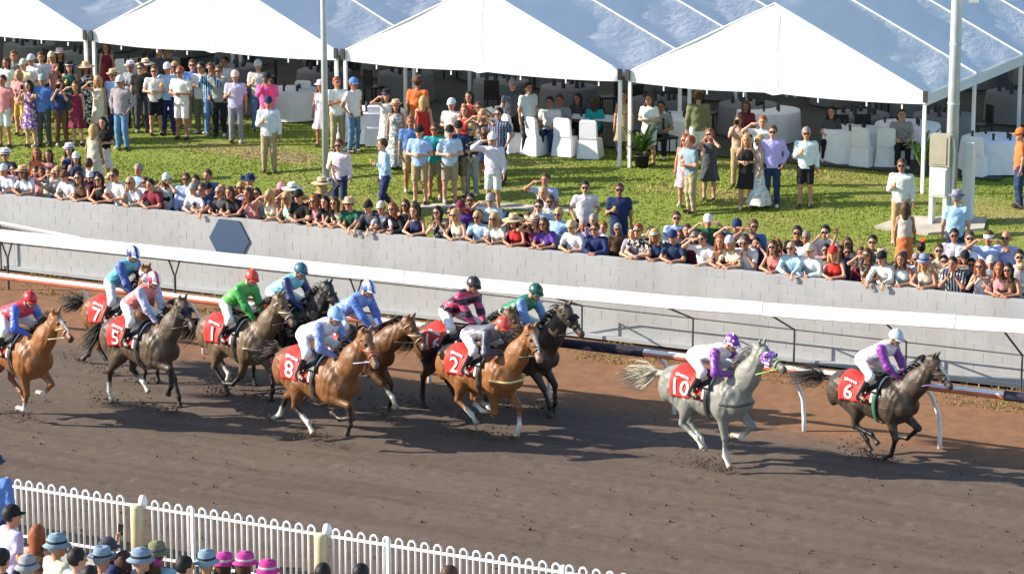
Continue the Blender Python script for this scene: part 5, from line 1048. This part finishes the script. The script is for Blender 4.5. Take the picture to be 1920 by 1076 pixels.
    if A and zone in ('lawn', 'near', 'wall') and (pose in ('up', 'ph') or (pose in ('dr', 'wk') and zone == 'lawn')):
        s, nm2, a, e, wr, dd = A[0]; Mw = Matrix.Translation((P[0], Y, gnd)) @ Matrix.Rotation(rz, 4, 'Z') @ Matrix.Scale(sc, 4); q = Mw @ Vector(wr+unit(dd)*0.085+np.array([-s*0.035, -0.025, 0.0]))
        if pose in ('up', 'ph'): o = link('phone', pm, 'lens', loc=q+Vector((0, 0, 0.05)), rot=(0.1, 0, rz)); PROPS.append((o, 'black phone held by the ', look, place_phrase(px, py, zone), 'phone'))
        else: o = link('cup', cm, 'drink', loc=q-Vector((0, 0, 0.03))); PROPS.append((o, 'amber drink held by the ', look, place_phrase(px, py, zone), 'cup'))
PROPS = []
WALLROWS = '''
9 331 ln f sb c.white 0 s.white -
45 324 ln f lb f.straw 1 s.white -
67 323 re m sb - 0 l.navy -
10 291 dr m sk f.white 1 l.dkgrey -
69 288 re f lr - 0 t.orange S.khaki
92 291 ho f lb - 0 d.pink -
130 281 dr f lk f.white 0 d.navy -
143 296 ho f lb c.white 1 d.navy -
92 326 re f lb - 0 s.cream -
109 321 ho f ly - 0 s.cream -
126 336 ln m sb c.brown 1 s.white -
150 347 ln f lb - 1 t.brown -
166 309 re m sb - 0 l.navy - B
188 351 ln f lk - 1 t.black -
219 328 ln m sb - 1 s.white -
247 351 ln f ly - 1 s.white -
260 319 re m sg - 0 l.ltblue -
286 349 ln m sk - 0 s.maroon -
313 336 bi m sb c.white 1 s.white -
349 336 re m sb - 1 l.ltblue -
367 340 dr m sk - 0 s.white -
390 330 po m sb - 0 l.blue -
366 359 ln m sg c.grey 0 s.white -
381 357 lq m sb - 1 s.navy -
415 363 ln m n - 1 s.dkgrey -
434 363 ln f lb - 0 s.black -
469 340 re m sb h.navy 0 l.white -
466 364 lp f lb - 0 t.pink -
452 352 dr f ly - 1 d.lilac -
505 371 lo f ly - 0 t.cream -
529 353 sh f lb c.pink 1 t.pink -
548 355 sb f ly w.white 0 t.lilac -
541 379 ln f ly - 1 t.mint -
563 367 ln m sk c.black 1 s.black -
593 391 ln f lr - 1 t.pink -
604 346 wv f ly w.straw 0 d.cream - B
613 391 ln f lk - 0 s.black -
630 396 ln f lb - 1 t.cream -
656 389 lq m sb f.straw 1 s.green -
695 391 lh m sk c.black 0 s.dkgrey -
718 396 ln m sb c.cream 1 s.white -
738 406 ln f lr - 1 l.black -
778 402 ln f lb - 0 t.navy -
820 402 lp f lk - 1 d.black*g -
857 409 ln f ly - 1 t.cream -
897 416 ln m sy - 1 s.ltblue -
864 388 re m sb c.maroon 0 s.purple -
882 375 re m sk - 1 s.maroon -
920 375 sh m sr c.grey 1 s.white -
930 423 ln f ly - 1 s.cream*s -
966 415 ln f lk w.straw 0 t.red -
992 409 sh f lb v.cream 1 d.maroon -
1003 426 lo f lb f.straw 0 t.maroon -
1023 441 ln f lb - 1 s.purple -
1011 387 re m sk - 1 l.ltblue -
1031 378 re m sb - 1 s.white -
1048 402 po m sy - 1 l.ltblue -
1074 443 ln m sy c.straw 1 s.white -
1113 413 re m sg - 0 l.lilac -
1117 439 ln m sb - 1 l.navy -
1200 431 ln m sr - 1 s.black*g -
1220 441 re m sk - 0 s.dkgrey -
1229 451 ln f ly v.cream 1 t.navy -
1268 409 re m sb - 1 s.ltblue -
1262 451 ln m sb c.navy 1 s.navy -
1288 432 dr m sb - 0 s.dkgrey -
1327 414 sb m sb c.white 1 s.green -
1318 455 lo m sb - 1 s.white -
1351 468 ln f lr - 0 t.brown -
1372 458 ln f ly c.white 0 s.cream -
1383 423 sb m sk c.navy 1 s.navy -
1413 424 sh m sb - 1 s.blue -
1398 456 lp m sb - 1 s.white -
1450 471 ln f lb - 1 t.coral -
1484 480 lq m n - 1 l.ltblue -
1495 437 dr m sk - 1 s.black -
1511 446 re m sg - 0 s.white -
1521 476 ln m sy c.cream 1 l.white -
1548 435 bi m sk - 1 s.white -
1565 482 ln f ly c.red 0 t.red -
1589 457 wv f lb - 1 d.white -
1625 486 lo f lb - 1 s.brown*f -
1636 454 re m sk - 1 l.dkgrey -
1657 491 lh m sk c.black 0 l.white -
1727 466 re f uk p.orange 0 t.green - B
1733 502 ln f ly b.bluegrey 0 t.cream -
1789 442 re m sk - 1 s.white -
1785 512 lp m sk - 0 s.black*s -
1818 447 re m sb - 1 s.white -
1810 482 sh m sk c.black 1 s.grey -
1855 446 sb m sb v.white 0 s.ltblue -
1887 446 re m n - 1 l.lilac -
1858 492 re m sb c.cream 0 s.grey -
1838 507 lp f lr - 1 d.white*f -
1874 516 ln f lr - 0 t.pink -
1893 527 ln f lk - 1 t.brown -
1911 482 re m sk - 1 s.white -
1760 470 po m sb - 1 s.cream -
1188 455 ln m sk - 0 s.grey -
760 385 re f lb - 1 d.black -
1690 500 ln f lb - 0 t.white -
'''
LAWNROWS = '''
12 119 re f lb - 0 s.white K.grey
26 106 dr m sb - 0 s.grey T.navy
36 141 ho f ly - 0 s.pink S.yellow
60 113 ho m sg c.white 0 s.white T.khaki
77 108 sh m sb - 0 s.white T.navy
97 107 re f ly c.cream 1 d.pink -
112 102 dr f lb f.white 0 d.black -
55 161 ph f lk - 0 d.purple*f -
80 151 dr m sg c.grey 0 l.blue T.dkgrey
113 159 ph f lb - 0 s.navy T.brown
143 162 sh f lb - 0 d.maroon -
161 127 re f lb w.straw 0 x.black*g -
185 152 sh f ly - 0 d.cream -
213 142 re m sb f.straw 1 s.ltblue T.navy
226 154 po m sb c.white 1 l.grey T.jeans
245 126 dr f sg f.white 0 s.grey T.black
264 129 re m sb - 1 s.black T.dkgrey
290 134 ho m sb - 1 s.white S.black
314 129 dr m sb c.white 1 s.ltblue T.navy
339 136 ho m sr - 1 s.white S.white
361 123 re m sb - 1 s.blue T.khaki
395 129 ph m sb - 0 l.ltblue*p T.jeans
422 117 re m sk - 0 s.white*s T.navy
441 144 dr m sb c.cream 1 s.lilac T.grey
484 124 dr m sb c.white 0 s.white T.jeans
501 147 ph m sb c.black 1 l.hotpink T.grey
503 193 dr m sg c.navy 0 l.white T.khaki
175 244 re f ly - 0 d.cream - B
194 230 ho f lk - 0 s.black K.white
130 126 dr f lk f.black 0 d.green -
45 122 re m sb c.cream 0 s.cream T.khaki
5 152 re m sb - 0 s.pink S.white
273 122 re f lk w.cream 0 d.black -
328 126 re f ly - 1 d.lilac -
376 128 cr m sk - 1 s.white T.olive
410 134 po m sb - 1 s.grey T.black
636 273 dr m sb - 1 l.white T.navy
722 272 wk m sb - 0 l.ltblue T.navy L
787 247 ho m sk c.black 0 s.ltblue S.khaki
843 247 ho m sk c.black 0 s.ltblue S.khaki
860 239 dr m sk c.black 1 s.navy S.olive
770 229 re m sr - 0 s.blue S.tan
884 243 ho f ly - 1 s.black*g T.grey
925 261 sh m sr c.white 1 l.white S.white
906 216 sb f ly - 0 s.brown*f K.navy
897 202 sb f lb - 1 d.yellow*f -
602 162 re f lb f.white 0 d.white -
632 156 cr m sr - 0 s.white T.khaki T
662 158 po m sr c.blue 0 s.white T.denim R
725 179 sh f lb f.black 0 d.white -
742 199 re f lb f.straw 0 x.grey*g -
783 156 re m sb f.brown 0 s.orange T.khaki B
794 191 re f ly - 0 d.red - B
848 196 ho m sb c.white 0 s.white T.grey
936 214 po m sk - 1 s.grey*p T.navy
872 208 dr f lr - 0 d.red -
815 243 ho m sb - 1 s.teal S.khaki
1285 263 re f lr - 1 d.pink*g -
1297 266 ho m sr - 0 s.bluegrey T.khaki L
1331 252 bi f lr - 1 d.dkgrey -
1386 226 ph f lb - 0 s.tan*f T.khaki
1400 263 ho f ly - 0 t.black K.black
1425 264 re f ly - 0 x.white*f - L
1431 229 sh m sr - 0 s.white*s T.grey
1449 248 po m sb - 1 l.lilac T.navy
1512 251 dr m sg - 1 l.white S.black
1691 311 dr m sb - 1 l.white T.tan
1794 372 re m sg f.grey 0 s.ltblue T.navy B
1698 391 re f lb - 0 t.cream K.orange B
1915 253 re m sb c.orange 0 s.orange T.navy L
1024 337 lo2 m sb - 0 s.ltblue T.navy
1019 362 re f ly - 0 t.white K.navy
1097 352 po m sk - 1 s.white T.black
1161 356 dr m sb - 1 s.navy S.navy
1218 187 ho f lb - 0 s.white S.white
'''
TENTROWS = '''
990 166 re m sk - 0 s.white T.black T
1032 192 si m sk - 0 s.white T.navy
1115 194 si f lb - 0 s.teal T.navy B
1170 181 re f lb - 0 d.tan -
1310 182 re m sb c.olive 0 l.olive S.white B
961 160 re m sk c.grey 0 s.dkgrey T.black
1050 188 si m sb - 0 s.grey T.black
1085 185 si f lk - 0 s.dkgrey T.black
300 98 re m sk - 0 s.dkgrey T.black
318 100 re m sb f.khaki 0 s.olive T.black
200 90 re f lb - 0 d.maroon -
880 182 re f lk - 0 d.red -
1240 200 si m sk - 0 s.grey T.black
1400 200 si f lb - 0 s.maroon T.black
1690 215 si m sb - 0 s.grey T.black
1560 210 si f lk - 0 s.dkgrey T.black
'''
NEARROWS = '''
-10 872 re m sk c.navy 0 l.blue T.navy B 37.2
20 968 re m sk c.black 0 s.lilac T.navy B 36.2
70 1003 re f lr - 0 t.brown K.black B 36.2
105 1025 re m sg b.bluegrey 0 s.cream T.navy B 36.0
3 1050 re m sk - 0 s.navy T.navy B 35.2
50 1066 re m sg b.grey 0 s.dkgrey T.navy B 35.0
143 1050 re m sk - 0 s.ltblue T.navy B 35.7
190 1050 re m sg f.bluegrey 0 s.cream T.navy B 35.8
200 1030 re m sk c.dkgrey 0 s.navy T.navy B 36.4
168 1082 re m sk - 0 s.white T.navy B 35.0
232 1052 up f lb - 0 s.purple T.navy B 36.3
262 1052 re m sg b.bluegrey 0 s.grey T.navy B 36.0
293 1040 re m sb b.olive 0 s.ltblue T.navy B 36.2
286 1066 re f lb c.magenta 0 t.ltblue T.navy B 35.4
345 1064 re m sk - 0 s.dkgrey T.navy B 35.6
386 1056 re m sg b.bluegrey 0 s.cream T.navy B 35.9
419 1058 re f lb b.magenta 0 s.dkgrey T.navy B 35.8
458 1057 re f lb b.magenta 0 s.navy T.navy B 35.8
500 1072 re f lb b.magenta 0 t.cream T.navy B 35.5
605 1077 re m sk - 0 s.navy T.navy B 35.6
676 1078 re m sk - 0 s.white T.navy B 35.6
842 1082 re m sb - 0 s.grey T.navy B 35.7
'''
POSE['lo2'] = POSE['sh']; ACT['lo2'] = 'with arm over brow'
EXTRA = []
_q = random.Random(12)
xs_have = [tuple(map(float, l.split()[:2])) for l in WALLROWS.strip().splitlines()]
for x in range(14, 1915, 13):
    ytop = 368+x*0.109; back = _q.choice([26, 34, 44, 54]); y = ytop-back
    if 620 < x < 1080 and back > 40: continue
    if 480 < x < 600 or _q.random() < 0.25: pass
    if any(abs(x-a) < 15 and abs(y-b_) < 16 for a, b_ in xs_have): continue
    sex = _q.choice('mmf'); hair = ('l' if sex == 'f' else 's')+_q.choice('bbkkyrg'); hat = _q.choice(['-']*9+['c.white', 'c.navy', 'f.straw', 'c.black'])
    top = _q.choice('sstl' if sex == 'm' else 'sttd').replace('t', 's' if sex == 'm' else 't')+'.'+_q.choice(['white', 'white', 'navy', 'ltblue', 'dkgrey', 'cream', 'grey', 'maroon', 'black', 'brown', 'pink', 'bluegrey', 'white*s', 'navy*p', 'tan*f'])
    EXTRA.append('%d %d %s %s %s %s %d %s -' % (x, y, _q.choice(['re', 're', 'dr', 'sh', 'bi', 'po', 'sb']), sex, hair, hat, _q.random() < 0.6, top)); xs_have.append((x, y))
WALLROWS += '\n'.join(EXTRA)+'\n'
for rows, zone in ((WALLROWS, 'wall'), (LAWNROWS, 'lawn'), (TENTROWS, 'tent'), (NEARROWS, 'near')):
    for ln in rows.strip().splitlines(): person(ln, zone)
# labels that single each person out
ORD = ['leftmost', 'second from left', 'third from left', 'fourth from left', 'fifth from left', 'sixth from left', 'seventh from left']
from collections import defaultdict
by = defaultdict(list)
for p in PEOPLE: by[(p[2], p[4])].append(p)
GRP = dict(wall='spectators behind the block wall', lawn='spectators on the lawn', tent='guests under the marquees', near='spectators at the near fence')
for (look, plc), L in by.items():
    L.sort(key=lambda p: p[1]); acts = [p[3] for p in L]
    for i, p in enumerate(L):
        if len(L) == 1: lab = '%s, %s, %s' % (look, p[3], plc)
        elif p[5] == 'near': lab = '%s, %s, at the near fence' % (ORD[i], look)
        elif acts.count(p[3]) == 1: lab = '%s, %s, %s' % (look, p[3], plc)
        else: lab = '%s of like people: %s, %s' % (ORD[i], look, plc)
        if len(lab.split()) > 16: lab = '%s, %s' % (look, plc)
        tag(p[0], lab, 'person', GRP[p[5]])
for o, pre, look, plc, cat in PROPS:
    lab = pre+look.replace('person', 'spectator')+', '+plc
    ws = lab.split()
    if len(ws) > 16: lab = ' '.join((pre+look.replace('person', 'spectator')).split()[:16])
    tag(o, lab, cat, 'things held by spectators')
